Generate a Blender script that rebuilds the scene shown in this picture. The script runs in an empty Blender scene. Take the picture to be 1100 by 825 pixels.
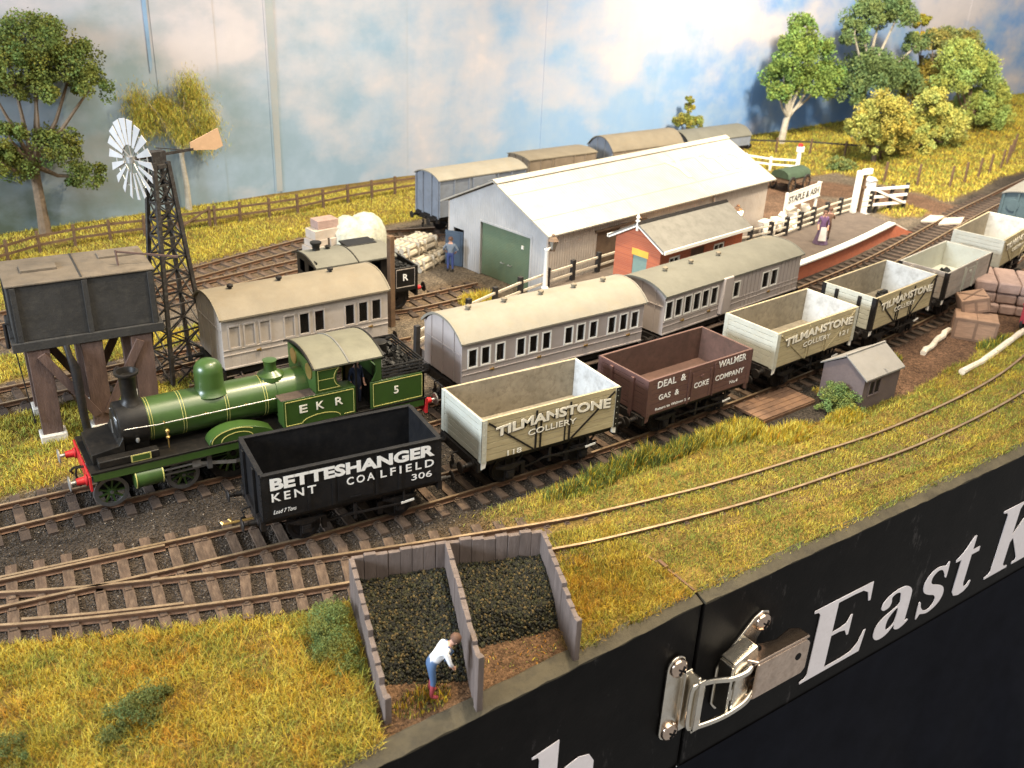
import bpy, bmesh, math, random
import numpy as np
from mathutils import Vector, Matrix, Euler
S = bpy.context.scene
COL = S.collection
R = math.radians
PI = math.pi
rnd = random.Random(7)
NR = np.random.default_rng(11)

# ------------------------------------------------------------------ camera
# units: one scale metre of the 1:76 layout
cd = bpy.data.cameras.new('camera')
cam = bpy.data.objects.new('camera', cd); COL.objects.link(cam)
cam.location = (-15.29118, -22.26832, 15.74303)
cam.rotation_euler = Euler((R(64.19077), R(-2.36707), R(-31.98312)), 'XYZ')
cd.sensor_width = 36; cd.lens = 1039.85 / 1100 * 36
cd.clip_start = 0.5; cd.clip_end = 500
cd.dof.use_dof = True; cd.dof.focus_distance = 30.0; cd.dof.aperture_fstop = 0.4
S.camera = cam

# ------------------------------------------------------------------ world and lamps
W = bpy.data.worlds.new('World'); S.world = W; W.use_nodes = True
W.node_tree.nodes['Background'].inputs[0].default_value = (0.95, 0.93, 0.90, 1)
W.node_tree.nodes['Background'].inputs[1].default_value = 0.17

def lamp(name, kind, loc, target, power, color, size=1.0, size_y=None, spot=None, blend=.5):
    l = bpy.data.lights.new(name, kind); o = bpy.data.objects.new(name, l); COL.objects.link(o)
    o.location = loc
    o.rotation_euler = (Vector(target) - Vector(loc)).to_track_quat('-Z', 'Y').to_euler()
    l.energy = power; l.color = color
    if kind == 'AREA':
        l.shape = 'RECTANGLE'; l.size = size; l.size_y = size_y or size
    elif kind == 'SPOT':
        l.spot_size = R(spot); l.spot_blend = blend; l.shadow_soft_size = size
    else:
        l.shadow_soft_size = size
    return o
# warm exhibition spotlight above the goods yard, softer warm lamps above the front, cool window far to the left
lamp('yard_spotlight', 'SPOT', (20, 14, 34), (9, 20, 0), 46000, (1.0, .84, .60), 1.0, spot=92, blend=1.0)
lamp('layout_spotlight', 'SPOT', (3, 1, 34), (0, -1, 0), 30000, (1.0, .82, .56), 1.2, spot=90, blend=.9)
lamp('far_spotlight', 'SPOT', (28, 2, 33), (54, 25, 1), 100000, (1.0, .87, .68), 2.6, spot=105, blend=.9)
lamp('hall_window', 'AREA', (-75, -4, 27), (5, 8, 1), 42000, (.76, .87, 1.0), 26, 18)
lamp('hall_ceiling_light', 'AREA', (6, -18, 58), (10, 8, 0), 24000, (1.0, .89, .73), 70, 46)
S.view_settings.view_transform = 'Standard'
S.view_settings.look = 'None'
S.view_settings.exposure = 1.3
S.view_settings.gamma = 1.0

# ------------------------------------------------------------------ materials
M = {}
def nodes(name):
    m = bpy.data.materials.new(name); m.use_nodes = True
    nt = m.node_tree; return m, nt, nt.nodes['Principled BSDF']
def mixcol(nt, fac, a, b, blend='MIX'):
    n = nt.nodes.new('ShaderNodeMix'); n.data_type = 'RGBA'; n.blend_type = blend
    for k, v in ((0, fac), (6, a), (7, b)):
        if hasattr(v, 'links'): nt.links.new(v, n.inputs[k])
        else: n.inputs[k].default_value = v if k == 0 else (*v[:3], 1)
    return n.outputs[2]
def noise(nt, scale, detail=4, rough=.55, stretch=None):
    tc = nt.nodes.new('ShaderNodeTexCoord'); n = nt.nodes.new('ShaderNodeTexNoise')
    n.inputs['Scale'].default_value = scale; n.inputs['Detail'].default_value = detail; n.inputs['Roughness'].default_value = rough
    src = tc.outputs['Object']
    if stretch:
        mp = nt.nodes.new('ShaderNodeMapping'); mp.inputs['Scale'].default_value = stretch
        nt.links.new(src, mp.inputs['Vector']); src = mp.outputs['Vector']
    nt.links.new(src, n.inputs['Vector']); return n.outputs['Fac']
def ramp(nt, src, a, b):
    r = nt.nodes.new('ShaderNodeMapRange'); r.inputs[1].default_value = a; r.inputs[2].default_value = b
    nt.links.new(src, r.inputs[0]); return r.outputs[0]
def mat(name, col, rough=.6, var=.18, scale=2.5, dirt=None, dirt_amt=.5, bump=.15, bscale=14, metal=0., spec=.4, stretch=None, attr=False, coat=0):
    """painted / weathered surface: broad tone drift, patches of dirt of a second colour and a fine bump"""
    m, nt, p = nodes(name)
    base = (*col, 1)
    if attr:
        a = nt.nodes.new('ShaderNodeAttribute'); a.attribute_name = 'tone'; c = a.outputs['Color']
    else:
        n1 = noise(nt, scale, 5, .6, stretch)
        c = mixcol(nt, ramp(nt, n1, .3, .7), [x * (1 - var) for x in col], [min(1, x * (1 + var)) for x in col])
    if dirt:
        n2 = noise(nt, scale * 1.9, 8, .72, stretch)
        f = nt.nodes.new('ShaderNodeMath'); f.operation = 'MULTIPLY'; f.inputs[1].default_value = dirt_amt
        nt.links.new(ramp(nt, n2, .48, .72), f.inputs[0])
        c = mixcol(nt, f.outputs[0], c, dirt)
    if name == 'fascia_black':      # scuffs and chips in the black paint
        f = nt.nodes.new('ShaderNodeMath'); f.operation = 'MULTIPLY'; f.inputs[1].default_value = .35
        nt.links.new(ramp(nt, noise(nt, .9, 9, .78, (1, 1, .35)), .60, .68), f.inputs[0]); c = mixcol(nt, f.outputs[0], c, (.16, .15, .15))
    nt.links.new(c, p.inputs['Base Color'])
    p.inputs['Roughness'].default_value = rough; p.inputs['Metallic'].default_value = metal
    p.inputs['Specular IOR Level'].default_value = spec
    if coat: p.inputs['Coat Weight'].default_value = coat; p.inputs['Coat Roughness'].default_value = .25
    if bump:
        b = nt.nodes.new('ShaderNodeBump'); b.inputs['Strength'].default_value = bump; b.inputs['Distance'].default_value = .05
        nt.links.new(noise(nt, bscale, 6, .7, stretch), b.inputs['Height']); nt.links.new(b.outputs[0], p.inputs['Normal'])
    M[name] = m; return m
def wavy(name, col, freq, axis, rough=.6, dirt=None, depth=.5, amt=.4):
    """corrugated or boarded sheet: a wave along one object axis drives the bump"""
    m = mat(name, col, rough, .1, 1.2, dirt, amt, 0); nt = m.node_tree; p = nt.nodes['Principled BSDF']
    tc = nt.nodes.new('ShaderNodeTexCoord'); w = nt.nodes.new('ShaderNodeTexWave'); w.bands_direction = axis
    w.inputs['Scale'].default_value = freq; w.inputs['Distortion'].default_value = .05
    nt.links.new(tc.outputs['Object'], w.inputs['Vector'])
    b = nt.nodes.new('ShaderNodeBump'); b.inputs['Strength'].default_value = depth; b.inputs['Distance'].default_value = .06
    nt.links.new(w.outputs['Fac'], b.inputs['Height']); nt.links.new(b.outputs[0], p.inputs['Normal']); return m

mat('rust_rail', (.13, .07, .04), .6, .25, 3, (.06, .035, .022), .6, metal=.15)
mat('rail_top', (.52, .38, .24), .34, .25, 2, (.22, .12, .06), .7, metal=.75)
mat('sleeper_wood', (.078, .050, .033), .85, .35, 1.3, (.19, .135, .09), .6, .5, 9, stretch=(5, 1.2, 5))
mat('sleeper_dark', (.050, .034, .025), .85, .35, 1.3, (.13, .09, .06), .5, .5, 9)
mat('black_wagon', (.010, .010, .011), .5, .3, 2, (.026, .023, .020), .5, spec=.2)
mat('black_iron', (.011, .010, .010), .55, .3, 4, (.045, .03, .02), .5, spec=.25)
mat('cream_planks', (.41, .345, .205), .62, .12, 2.2, (.17, .125, .065), .38, stretch=(.5, 1, 2.5))
mat('pale_end', (.47, .47, .40), .6, .08, 2, (.36, .29, .18), .3)  # ends' cool window light put into the colour; also pale corner plates
mat('far_end_lit', (.50, .51, .50), .7, .12, 1.6, (.20, .19, .17), .55)  # inner far ends face the window; its bluish light is put into the colour
mat('wagon_inside', (.27, .235, .175), .8, .25, 1.4, (.08, .06, .04), .7)
mat('grey_planks', (.33, .29, .25), .65, .12, 2.2, (.14, .11, .08), .45)
mat('brown_wagon', (.115, .058, .050), .6, .12, 2.2, (.05, .03, .025), .4)
mat('brown_inside', (.10, .055, .042), .75, .25, 1.6, (.04, .028, .02), .6)
mat('white_paint', (.78, .76, .70), .5, .05, 3, (.50, .44, .34), .35)
mat('blade_white', (.40, .39, .38), .6, .08, 2, (.35,.32,.28), .35)
mat('letter_white', (.82, .82, .80), .5, .04, 6, (.35, .33, .3), .25)
mat('letter_cream', (.80, .76, .64), .55, .06, 6, (.35, .28, .18), .4)
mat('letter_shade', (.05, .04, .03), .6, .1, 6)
mat('loco_green', (.034, .072, .014), .36, .12, 2, (.03, .055, .018), .35, .03, 20, coat=.3)
mat('loco_black', (.010, .009, .008), .42, .3, 2.5, (.032, .026, .020), .5, .06, spec=.22)
mat('loco_roof', (.125, .12, .085), .6, .15, 2, (.14, .13, .09), .5)
mat('lining', (.46, .42, .13), .5, .05, 5)
mat('steel_grey', (.36, .36, .35), .4, .2, 4, (.18, .15, .12), .5, metal=.6)
mat('tyre_steel', (.20, .20, .20), .38, .2, 4, (.08, .07, .06), .5, metal=.7)
mat('brass', (.55, .36, .12), .35, .15, 5, metal=.85)
mat('red_paint', (.40, .018, .020), .45, .12, 4)
mat('coal', (.012, .012, .012), .45, .5, 9, bump=1.0, bscale=11)
mat('coach_cream', (.37, .325, .305), .55, .06, 1.6, (.33, .28, .22), .35)
mat('coach_pale', (.55, .55, .58), .55, .06, 1.6, (.40, .34, .25), .3)
mat('coach_tan', (.37, .325, .285), .6, .08, 1.6, (.27, .21, .14), .4)
mat('roof_cream', (.205, .19, .155), .72, .1, 1.3, (.22, .18, .12), .5, .2)
mat('roof_grey', (.125, .122, .10), .72, .12, 1.3, (.10, .095, .075), .5, .2)
mat('roof_tan', (.165, .14, .10), .75, .12, 1.3, (.16, .125, .08), .55, .25)
mat('interior_brown', (.10, .058, .038), .7, .3, 3)
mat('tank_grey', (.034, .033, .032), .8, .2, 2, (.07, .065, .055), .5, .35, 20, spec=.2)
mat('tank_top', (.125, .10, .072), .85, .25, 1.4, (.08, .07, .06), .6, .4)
mat('trestle_brown', (.085, .052, .042), .8, .25, 1.5, (.20, .13, .10), .4, .4, 10, stretch=(2, 2, .5))
mat('pale_rail', (.58, .52, .42), .7, .12, 2, (.35,.28,.2), .4)
mat('concrete', (.50, .47, .42), .85, .15, 2, (.22, .2, .15), .5, .3)
mat('tower_black', (.022, .018, .016), .6, .4, 5, (.14, .15, .15), .35)
mat('vane_tan', (.46, .31, .20), .6, .08, 4)
mat('fence_brown', (.11, .065, .036), .85, .3, 2, (.20, .13, .07), .5, .3)
mat('fence_black', (.022, .020, .019), .6, .3, 4)
mat('tape_blue', (.20, .315, .46), .5, .2, .5, (.30, .36, .41), .7)
mat('tape_tan', (.285, .295, .29), .6, .1, .3, (.23, .285, .31), .8)
wavy('shed_wall', (.43, .375, .325), 1.9, 'X', .6, (.30, .22, .15), .5)
wavy('shed_gable', (.42, .42, .42), 1.9, 'Y', .6, (.36, .31, .25), .3, .2)
wavy('shed_roof', (.345, .325, .28), 1.7, 'X', .6, (.27, .24, .18), .35, .3)
wavy('green_shutter', (.115, .165, .105), 4.2, 'Z', .5, (.16, .17, .09), .25)
mat('blue_door', (.045, .068, .10), .6, .15, 3, (.03, .05, .08), .5)
mat('rust_door', (.15, .10, .065), .75, .25, 2, (.07, .045, .03), .5)
mat('slate', (.145, .14, .125), .75, .15, 1.8, (.08, .075, .065), .5, .3, 8)
mat('green_door', (.17, .25, .22), .6, .1, 3)
mat('yellow_paint', (.60, .38, .06), .6, .1, 3)
mat('van_grey', (.17, .19, .225), .6, .1, 2, (.09, .09, .1), .4)
mat('van_brown', (.16, .125, .09), .7, .15, 2)
mat('teal_paint', (.055, .085, .095), .55, .15, 3)
mat('hut_brown', (.130, .100, .098), .8, .12, 2, (.08, .06, .055), .4)
mat('hut_roof', (.22, .21, .195), .8, .1, 2, (.2, .18, .15), .5)
mat('bin_wood', (.145, .112, .097), .85, .25, 1.6, (.12, .09, .075), .5, .5, 12, stretch=(3, 3, .7))
mat('board_wood', (.125, .070, .042), .8, .25, 1.6, (.24, .13, .06), .4, .3)
mat('crate_wood', (.30, .185, .12), .8, .2, 2, (.17, .1, .06), .5, .4, stretch=(1, 1, 4))
mat('crate_batten', (.17, .105, .07), .8, .2, 2)
mat('pink_sack', (.34, .235, .195), .85, .18, 3, (.25, .16, .13), .5, .6, 7)
mat('log_pale', (.66, .60, .50), .85, .15, 2, (.35, .27, .18), .6, .6, 7)
mat('net_white', (.46, .46, .38), .9, .25, 3, (.28, .30, .14), .5, 1.0, 8)
mat('carton', (.42, .36, .30), .8, .15, 2, (.32, .24, .17), .5)
mat('birch', (.40, .35, .27), .8, .25, 3, (.16, .12, .08), .7, .6)
mat('platform_top', (.082, .064, .052), .9, .2, 2, (.13, .10, .08), .5, .6, 20)
mat('fascia_black', (.0050, .0044, .0042), .5, .35, .8, (.011, .0095, .009), .5, .12, 6, spec=.08)
mat('lip_olive', (.062, .052, .032), .85, .3, 1.4, (.03, .026, .02), .7, .5, 8)
mat('fabric_navy', (.0075, .0085, .0135), .95, .2, 1, bump=.2, bscale=60, spec=.1)
mat('zinc', (.74, .69, .60), .22, .12, 1.6, (.45, .34, .22), .5, .14, 4, metal=1.0)
mat('skin', (.58, .33, .23), .6, .05, 6)
mat('hair_brown', (.10, .05, .03), .7, .1, 6)
mat('bark', (.16, .115, .075), .9, .3, 3, (.08, .06, .04), .5, .6)
mat('bark_pale', (.36, .33, .27), .9, .2, 3, (.2, .17, .12), .5, .5)
mat('foliage', (1, 1, 1), .7, attr=True, bump=0, spec=.25)
mat('grass', (1, 1, 1), .75, attr=True, bump=0, spec=.2)
mat('cloth', (1, 1, 1), .75, attr=True, bump=0, spec=.2)
mat('leather', (.05, .03, .02), .6)
mat('tarpaulin', (.04, .065, .04), .7, .2, 3)
def brick():
    m, nt, p = nodes('brick')
    tc = nt.nodes.new('ShaderNodeTexCoord'); b = nt.nodes.new('ShaderNodeTexBrick')
    mp = nt.nodes.new('ShaderNodeMapping'); mp.inputs['Rotation'].default_value = (PI/2, 0, 0)
    nt.links.new(tc.outputs['Object'], mp.inputs[0]); nt.links.new(mp.outputs[0], b.inputs[0])
    b.inputs['Color1'].default_value = (.42, .115, .05, 1); b.inputs['Color2'].default_value = (.33, .085, .042, 1); b.inputs['Mortar'].default_value = (.36, .2, .14, 1)
    b.inputs['Scale'].default_value = 3.2; b.inputs['Mortar Size'].default_value = .012
    nt.links.new(b.outputs[0], p.inputs['Base Color']); p.inputs['Roughness'].default_value = .85; M['brick'] = m
brick()
def glass():
    m, nt, p = nodes('window_glass')
    p.inputs['Base Color'].default_value = (.02, .018, .016, 1); p.inputs['Roughness'].default_value = .12
    p.inputs['Alpha'].default_value = .34; M['window_glass'] = m
glass()
def glow():
    m, nt, p = nodes('lamp_glow')
    p.inputs['Emission Color'].default_value = (1, .62, .25, 1); p.inputs['Emission Strength'].default_value = 30; M['lamp_glow'] = m
glow()
def ground_material():
    m, nt, p = nodes('ground')
    a = nt.nodes.new('ShaderNodeAttribute'); a.attribute_name = 'tone'
    tc = nt.nodes.new('ShaderNodeTexCoord')
    v = nt.nodes.new('ShaderNodeTexVoronoi'); v.inputs['Scale'].default_value = 17
    nt.links.new(tc.outputs['Object'], v.inputs['Vector'])
    sep = nt.nodes.new('ShaderNodeSeparateColor'); nt.links.new(v.outputs['Color'], sep.inputs[0])
    g = mixcol(nt, ramp(nt, sep.outputs[0], 0, 1), (.5, .5, .5), (1.65, 1.6, 1.53))
    c = mixcol(nt, 1.0, a.outputs['Color'], g, 'MULTIPLY')
    n = noise(nt, 1.1, 8, .7)
    c = mixcol(nt, 1.0, c, mixcol(nt, ramp(nt, n, .3, .7), (.7, .7, .7), (1.3, 1.27, 1.2)), 'MULTIPLY')
    nt.links.new(c, p.inputs['Base Color']); p.inputs['Roughness'].default_value = .95; p.inputs['Specular IOR Level'].default_value = .15
    b = nt.nodes.new('ShaderNodeBump'); b.inputs['Strength'].default_value = .9; b.inputs['Distance'].default_value = .06
    h = nt.nodes.new('ShaderNodeMath'); h.operation = 'SUBTRACT'
    nt.links.new(noise(nt, 13, 6, .7), h.inputs[0]); nt.links.new(v.outputs['Distance'], h.inputs[1])
    nt.links.new(h.outputs[0], b.inputs['Height']); nt.links.new(b.outputs[0], p.inputs['Normal']); M['ground'] = m
ground_material()
def sky_material():
    """the hand painted sky on the backboard: blue ground, pale clouds with pink undersides, grey-green haze low on the left"""
    m, nt, p = nodes('painted_sky')
    tc = nt.nodes.new('ShaderNodeTexCoord'); sx = nt.nodes.new('ShaderNodeSeparateXYZ'); nt.links.new(tc.outputs['Object'], sx.inputs[0])
    n1 = noise(nt, .10, 6, .55, (1, 1, 1.6)); n2 = noise(nt, .23, 7, .6, (1, 1, 1.5)); n3 = noise(nt, .35, 6, .6, (1.2, 1, 1.3))
    def comb(a, k, b):
        q = nt.nodes.new('ShaderNodeMath'); q.operation = 'MULTIPLY_ADD'; nt.links.new(b, q.inputs[0]); q.inputs[1].default_value = k; nt.links.new(a, q.inputs[2]); return q.outputs[0]
    cl = comb(comb(n1, .45, n2), .12, n3)
    hgt = nt.nodes.new('ShaderNodeMapRange'); hgt.inputs[1].default_value = 0; hgt.inputs[2].default_value = 11; nt.links.new(sx.outputs[2], hgt.inputs[0])
    cl = comb(cl, .13, hgt.outputs[0])
    base = mixcol(nt, ramp(nt, sx.outputs[0], -6, 24), (.205, .265, .285), (.205, .32, .48))
    base = mixcol(nt, ramp(nt, sx.outputs[0], 34, 46), base, (.12, .24, .47))
    base = mixcol(nt, ramp(nt, n3, .4, .75), base, (.27, .35, .45))
    pink = mixcol(nt, ramp(nt, cl, .79, 1.03), base, (.41, .395, .425))
    wht = mixcol(nt, ramp(nt, cl, .98, 1.16), pink, (.48, .45, .465))
    # dull green-grey woods painted low on the left
    lowz = ramp(nt, sx.outputs[2], 7.5, 0.5); lx = ramp(nt, sx.outputs[0], 1, -9)
    mu = nt.nodes.new('ShaderNodeMath'); mu.operation = 'MULTIPLY'; nt.links.new(lowz, mu.inputs[0]); nt.links.new(lx, mu.inputs[1])
    m2 = nt.nodes.new('ShaderNodeMath'); m2.operation = 'MULTIPLY'; nt.links.new(mu.outputs[0], m2.inputs[0]); nt.links.new(ramp(nt, n2, .25, .55), m2.inputs[1])
    c = mixcol(nt, m2.outputs[0], wht, (.085, .108, .08))
    gx = ramp(nt, sx.outputs[0], 44, 56); mu2 = nt.nodes.new('ShaderNodeMath'); mu2.operation = 'MULTIPLY'
    nt.links.new(c, p.inputs['Base Color']); p.inputs['Roughness'].default_value = .55; p.inputs['Specular IOR Level'].default_value = .3
    b = nt.nodes.new('ShaderNodeBump'); b.inputs['Strength'].default_value = .10; b.inputs['Distance'].default_value = .3
    nt.links.new(noise(nt, .6, 3, .5, (1.5, 1, .35)), b.inputs['Height']); nt.links.new(b.outputs[0], p.inputs['Normal'])
    M['painted_sky'] = m
sky_material()

# ------------------------------------------------------------------ mesh helpers
class MB:
    def __init__(s): s.v = []; s.f = []; s.m = []
    def add(s, vs, fs, mi=0):
        o = len(s.v); s.v += [tuple(x) for x in vs]
        for f in fs: s.f.append([i + o for i in f]); s.m.append(mi)
        return s
    def box(s, c, d, mi=0, rot=None):
        hx, hy, hz = d[0]/2, d[1]/2, d[2]/2
        vs = [Vector((x, y, z)) for x in (-hx, hx) for y in (-hy, hy) for z in (-hz, hz)]
        if rot is not None: vs = [rot @ q for q in vs]
        vs = [q + Vector(c) for q in vs]
        return s.add(vs, [(0,1,3,2),(4,6,7,5),(0,4,5,1),(2,3,7,6),(0,2,6,4),(1,5,7,3)], mi)
    def bx(s, x0, x1, y0, y1, z0, z1, mi=0):
        return s.box(((x0+x1)/2, (y0+y1)/2, (z0+z1)/2), (abs(x1-x0), abs(y1-y0), abs(z1-z0)), mi)
    def bar(s, p, q, w, h, mi=0, up=(0,0,1)):
        p, q = Vector(p), Vector(q); d = q - p; L = d.length
        if L < 1e-6: return s
        x = d / L; u = Vector(up)
        if abs(x.dot(u)) > .98: u = Vector((0,1,0))
        y = u.cross(x).normalized(); z = x.cross(y)
        return s.box((p+q)/2, (L, w, h), mi, Matrix((x, y, z)).transposed())
    def tube(s, pts, r, n=8, mi=0, caps=True):
        pts = [Vector(p) for p in pts]; k = len(pts)
        rs = r if isinstance(r, (list, tuple)) else [r]*k
        rings = []; ref = None
        for i, p in enumerate(pts):
            t = (pts[min(i+1, k-1)] - pts[max(i-1, 0)]).normalized()
            if ref is None: ref = Vector((0,0,1)) if abs(t.z) < .9 else Vector((1,0,0))
            u = ref.cross(t).normalized(); w = t.cross(u); ref = w
            rings.append([p + (u*math.cos(2*PI*j/n) + w*math.sin(2*PI*j/n))*rs[i] for j in range(n)])
        vs = [q for g in rings for q in g]; fs = []
        for i in range(k-1):
            for j in range(n): fs.append((i*n+j, i*n+(j+1) % n, (i+1)*n+(j+1) % n, (i+1)*n+j))
        if caps: fs += [tuple(range(n))[::-1], tuple((k-1)*n+j for j in range(n))]
        return s.add(vs, fs, mi)
    def lathe(s, prof, c, axis='z', n=20, mi=0):
        """prof: (radius, position along the axis)"""
        vs = []; k = len(prof)
        for r, t in prof:
            for j in range(n):
                a = 2*PI*j/n; u, w = max(r, 1e-4)*math.cos(a), max(r, 1e-4)*math.sin(a)
                q = (u, w, t) if axis == 'z' else (t, u, w) if axis == 'x' else (w, t, u)
                vs.append((q[0]+c[0], q[1]+c[1], q[2]+c[2]))
        fs = [(i*n+j, i*n+(j+1) % n, (i+1)*n+(j+1) % n, (i+1)*n+j) for i in range(k-1) for j in range(n)]
        fs += [tuple(range(n))[::-1], tuple((k-1)*n+j for j in range(n))]
        return s.add(vs, fs, mi)
    def prism(s, poly, axis, a, b, mi=0):
        """poly: (y,z) for axis x, (x,z) for axis y, (x,y) for axis z"""
        n = len(poly)
        def P(q, t): return (t, q[0], q[1]) if axis == 'x' else (q[0], t, q[1]) if axis == 'y' else (q[0], q[1], t)
        vs = [P(q, a) for q in poly] + [P(q, b) for q in poly]
        fs = [tuple(range(n)), tuple(range(2*n-1, n-1, -1))] + [(i, (i+1) % n, n+(i+1) % n, n+i) for i in range(n)]
        return s.add(vs, fs, mi)
    def wall(s, x0, x1, z0, z1, y, th, holes=(), mi=0, axis='x'):
        """a wall in the xz plane (or yz with axis='y') with rectangular openings (u0,u1,w0,w1)"""
        us = sorted({x0, x1, *[h[0] for h in holes], *[h[1] for h in holes]})
        for a, b in zip(us, us[1:]):
            hs = sorted([h for h in holes if h[0] < (a+b)/2 < h[1]], key=lambda h: h[2]); z = z0
            spans = []
            for h in hs:
                if h[2] > z: spans.append((z, h[2]))
                z = h[3]
            if z < z1: spans.append((z, z1))
            for p, q in spans:
                if axis == 'x': s.bx(a, b, y, y+th, p, q, mi)
                else: s.bx(y, y+th, a, b, p, q, mi)
        return s
    def mesh(s, name, mats, smooth=35):
        me = bpy.data.meshes.new(name); me.from_pydata(s.v, [], s.f)
        for m in mats: me.materials.append(M[m] if isinstance(m, str) else m)
        me.polygons.foreach_set('material_index', s.m)
        bm = bmesh.new(); bm.from_mesh(me); bmesh.ops.recalc_face_normals(bm, faces=bm.faces); bm.to_mesh(me); bm.free()
        if smooth:
            me.polygons.foreach_set('use_smooth', [True]*len(me.polygons)); me.set_sharp_from_angle(angle=R(smooth))
        me.update(); return me
    def build(s, name, mats, parent=None, loc=(0,0,0), rot=(0,0,0), bevel=0, smooth=35):
        if isinstance(mats, str): mats = [mats]
        return link(name, s.mesh(name, mats, smooth), parent, loc, rot, bevel)
def link(name, me, parent=None, loc=(0,0,0), rot=(0,0,0), bevel=0):
    o = bpy.data.objects.new(name, me); COL.objects.link(o); o.parent = parent
    o.location = loc; o.rotation_euler = rot
    if bevel:
        b = o.modifiers.new('bevel', 'BEVEL'); b.width = bevel; b.segments = 2; b.limit_method = 'ANGLE'; b.angle_limit = R(40)
    return o
def tag(o, label=None, cat=None, group=None, kind=None):
    if label: o['label'] = label
    if cat: o['category'] = cat
    if group: o['group'] = group
    if kind: o['kind'] = kind
    return o
def thing(name, label, cat, loc=(0,0,0), rz=0, group=None):
    o = bpy.data.objects.new(name, None); COL.objects.link(o); o.location = loc; o.rotation_euler = (0,0,rz)
    o.empty_display_size = .3
    return tag(o, label, cat, group)
def children_of(o): return [c for c in COL.objects if c.parent == o]
def copy_tree(o, parent=None):
    c = o.copy(); COL.objects.link(c)
    if parent: c.parent = parent
    for ch in children_of(o): copy_tree(ch, c)
    return c
CACHE = {}
def cached(key, fn):
    if key not in CACHE: CACHE[key] = fn()
    return CACHE[key]
def attr_color(me, cols):
    """cols: one RGB per vertex"""
    a = me.color_attributes.new('tone', 'FLOAT_COLOR', 'POINT')
    buf = np.ones((len(me.vertices), 4), np.float32); buf[:, :3] = cols; a.data.foreach_set('color', buf.ravel())
def raw_mesh(name, V, F, m, cols=None, smooth=False):
    me = bpy.data.meshes.new(name)
    V = np.asarray(V, np.float32); F = np.asarray(F, np.int32); k = F.shape[1]
    me.vertices.add(len(V)); me.vertices.foreach_set('co', V.ravel())
    me.loops.add(F.size); me.loops.foreach_set('vertex_index', F.ravel())
    me.polygons.add(len(F)); me.polygons.foreach_set('loop_start', np.arange(0, F.size, k, dtype=np.int32))
    me.update(calc_edges=True); me.materials.append(M[m])
    if cols is not None: attr_color(me, cols)
    if smooth: me.polygons.foreach_set('use_smooth', [True]*len(F))
    return me
def text_mesh(s, size, extrude=.006, offset=0., spacing=1., shear=0., arc=0., fit=None, align='LEFT', m='letter_white', height=None):
    c = bpy.data.curves.new('lettering', 'FONT'); c.body = s; c.size = size; c.extrude = extrude; c.offset = offset
    c.space_character = spacing; c.shear = shear; c.align_x = align; c.resolution_u = 3
    o = bpy.data.objects.new('lettering', c); COL.objects.link(o)
    dg = bpy.context.evaluated_depsgraph_get(); me = bpy.data.meshes.new_from_object(o.evaluated_get(dg))
    bpy.data.objects.remove(o); bpy.data.curves.remove(c)
    n = len(me.vertices); v = np.empty(n*3, np.float32); me.vertices.foreach_get('co', v); v = v.reshape(-1, 3)
    x0, x1, y0, y1 = v[:,0].min(), v[:,0].max(), v[:,1].min(), v[:,1].max()
    v[:,0] -= x0; v[:,1] -= y0
    if fit: v[:,0] *= fit/(x1-x0)
    if height: v[:,1] *= height/(y1-y0)
    if arc:
        t = v[:,0]/v[:,0].max()*2-1; v[:,1] += arc*(1-t*t)
    me.vertices.foreach_set('co', v.ravel()); me.materials.clear(); me.materials.append(M[m]); me.update(); return me
def letters(s, x, z, w, h, y, parent, m='letter_white', face=-1, **k):
    """writing on a face that looks along -y (default), left end x, foot z, width w, height h"""
    me = text_mesh(s, 1, fit=w, height=h, m=m, **k)
    return link('lettering', me, parent, (x, y, z), (R(90), 0, 0))

# smooth value noise over the ground plan
_L = NR.random((64, 64))
def vnoise(x, y, sc):
    x = np.asarray(x)*sc + 17.3; y = np.asarray(y)*sc + 5.1
    xi = np.floor(x).astype(int); yi = np.floor(y).astype(int); fx = x-xi; fy = y-yi
    fx = fx*fx*(3-2*fx); fy = fy*fy*(3-2*fy)
    g = lambda a, b: _L[a % 64, b % 64]
    return (g(xi,yi)*(1-fx)+g(xi+1,yi)*fx)*(1-fy)+(g(xi,yi+1)*(1-fx)+g(xi+1,yi+1)*fx)*fy
def fbm(x, y, sc): return .5*vnoise(x,y,sc)+.3*vnoise(x,y,sc*2.3)+.2*vnoise(x,y,sc*5.1)
def spline(P, step=.25):
    P = [np.array(p, float) for p in P]; Q = [2*P[0]-P[1]] + P + [2*P[-1]-P[-2]]; out = []
    for i in range(1, len(Q)-2):
        n = max(2, int(np.linalg.norm(Q[i+1]-Q[i])/step))
        for j in range(n):
            t = j/n
            out.append(.5*((2*Q[i])+(-Q[i-1]+Q[i+1])*t+(2*Q[i-1]-5*Q[i]+4*Q[i+1]-Q[i+2])*t*t+(-Q[i-1]+3*Q[i]-3*Q[i+1]+Q[i+2])*t**3))
    out.append(Q[-2]); return np.array(out)

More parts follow.
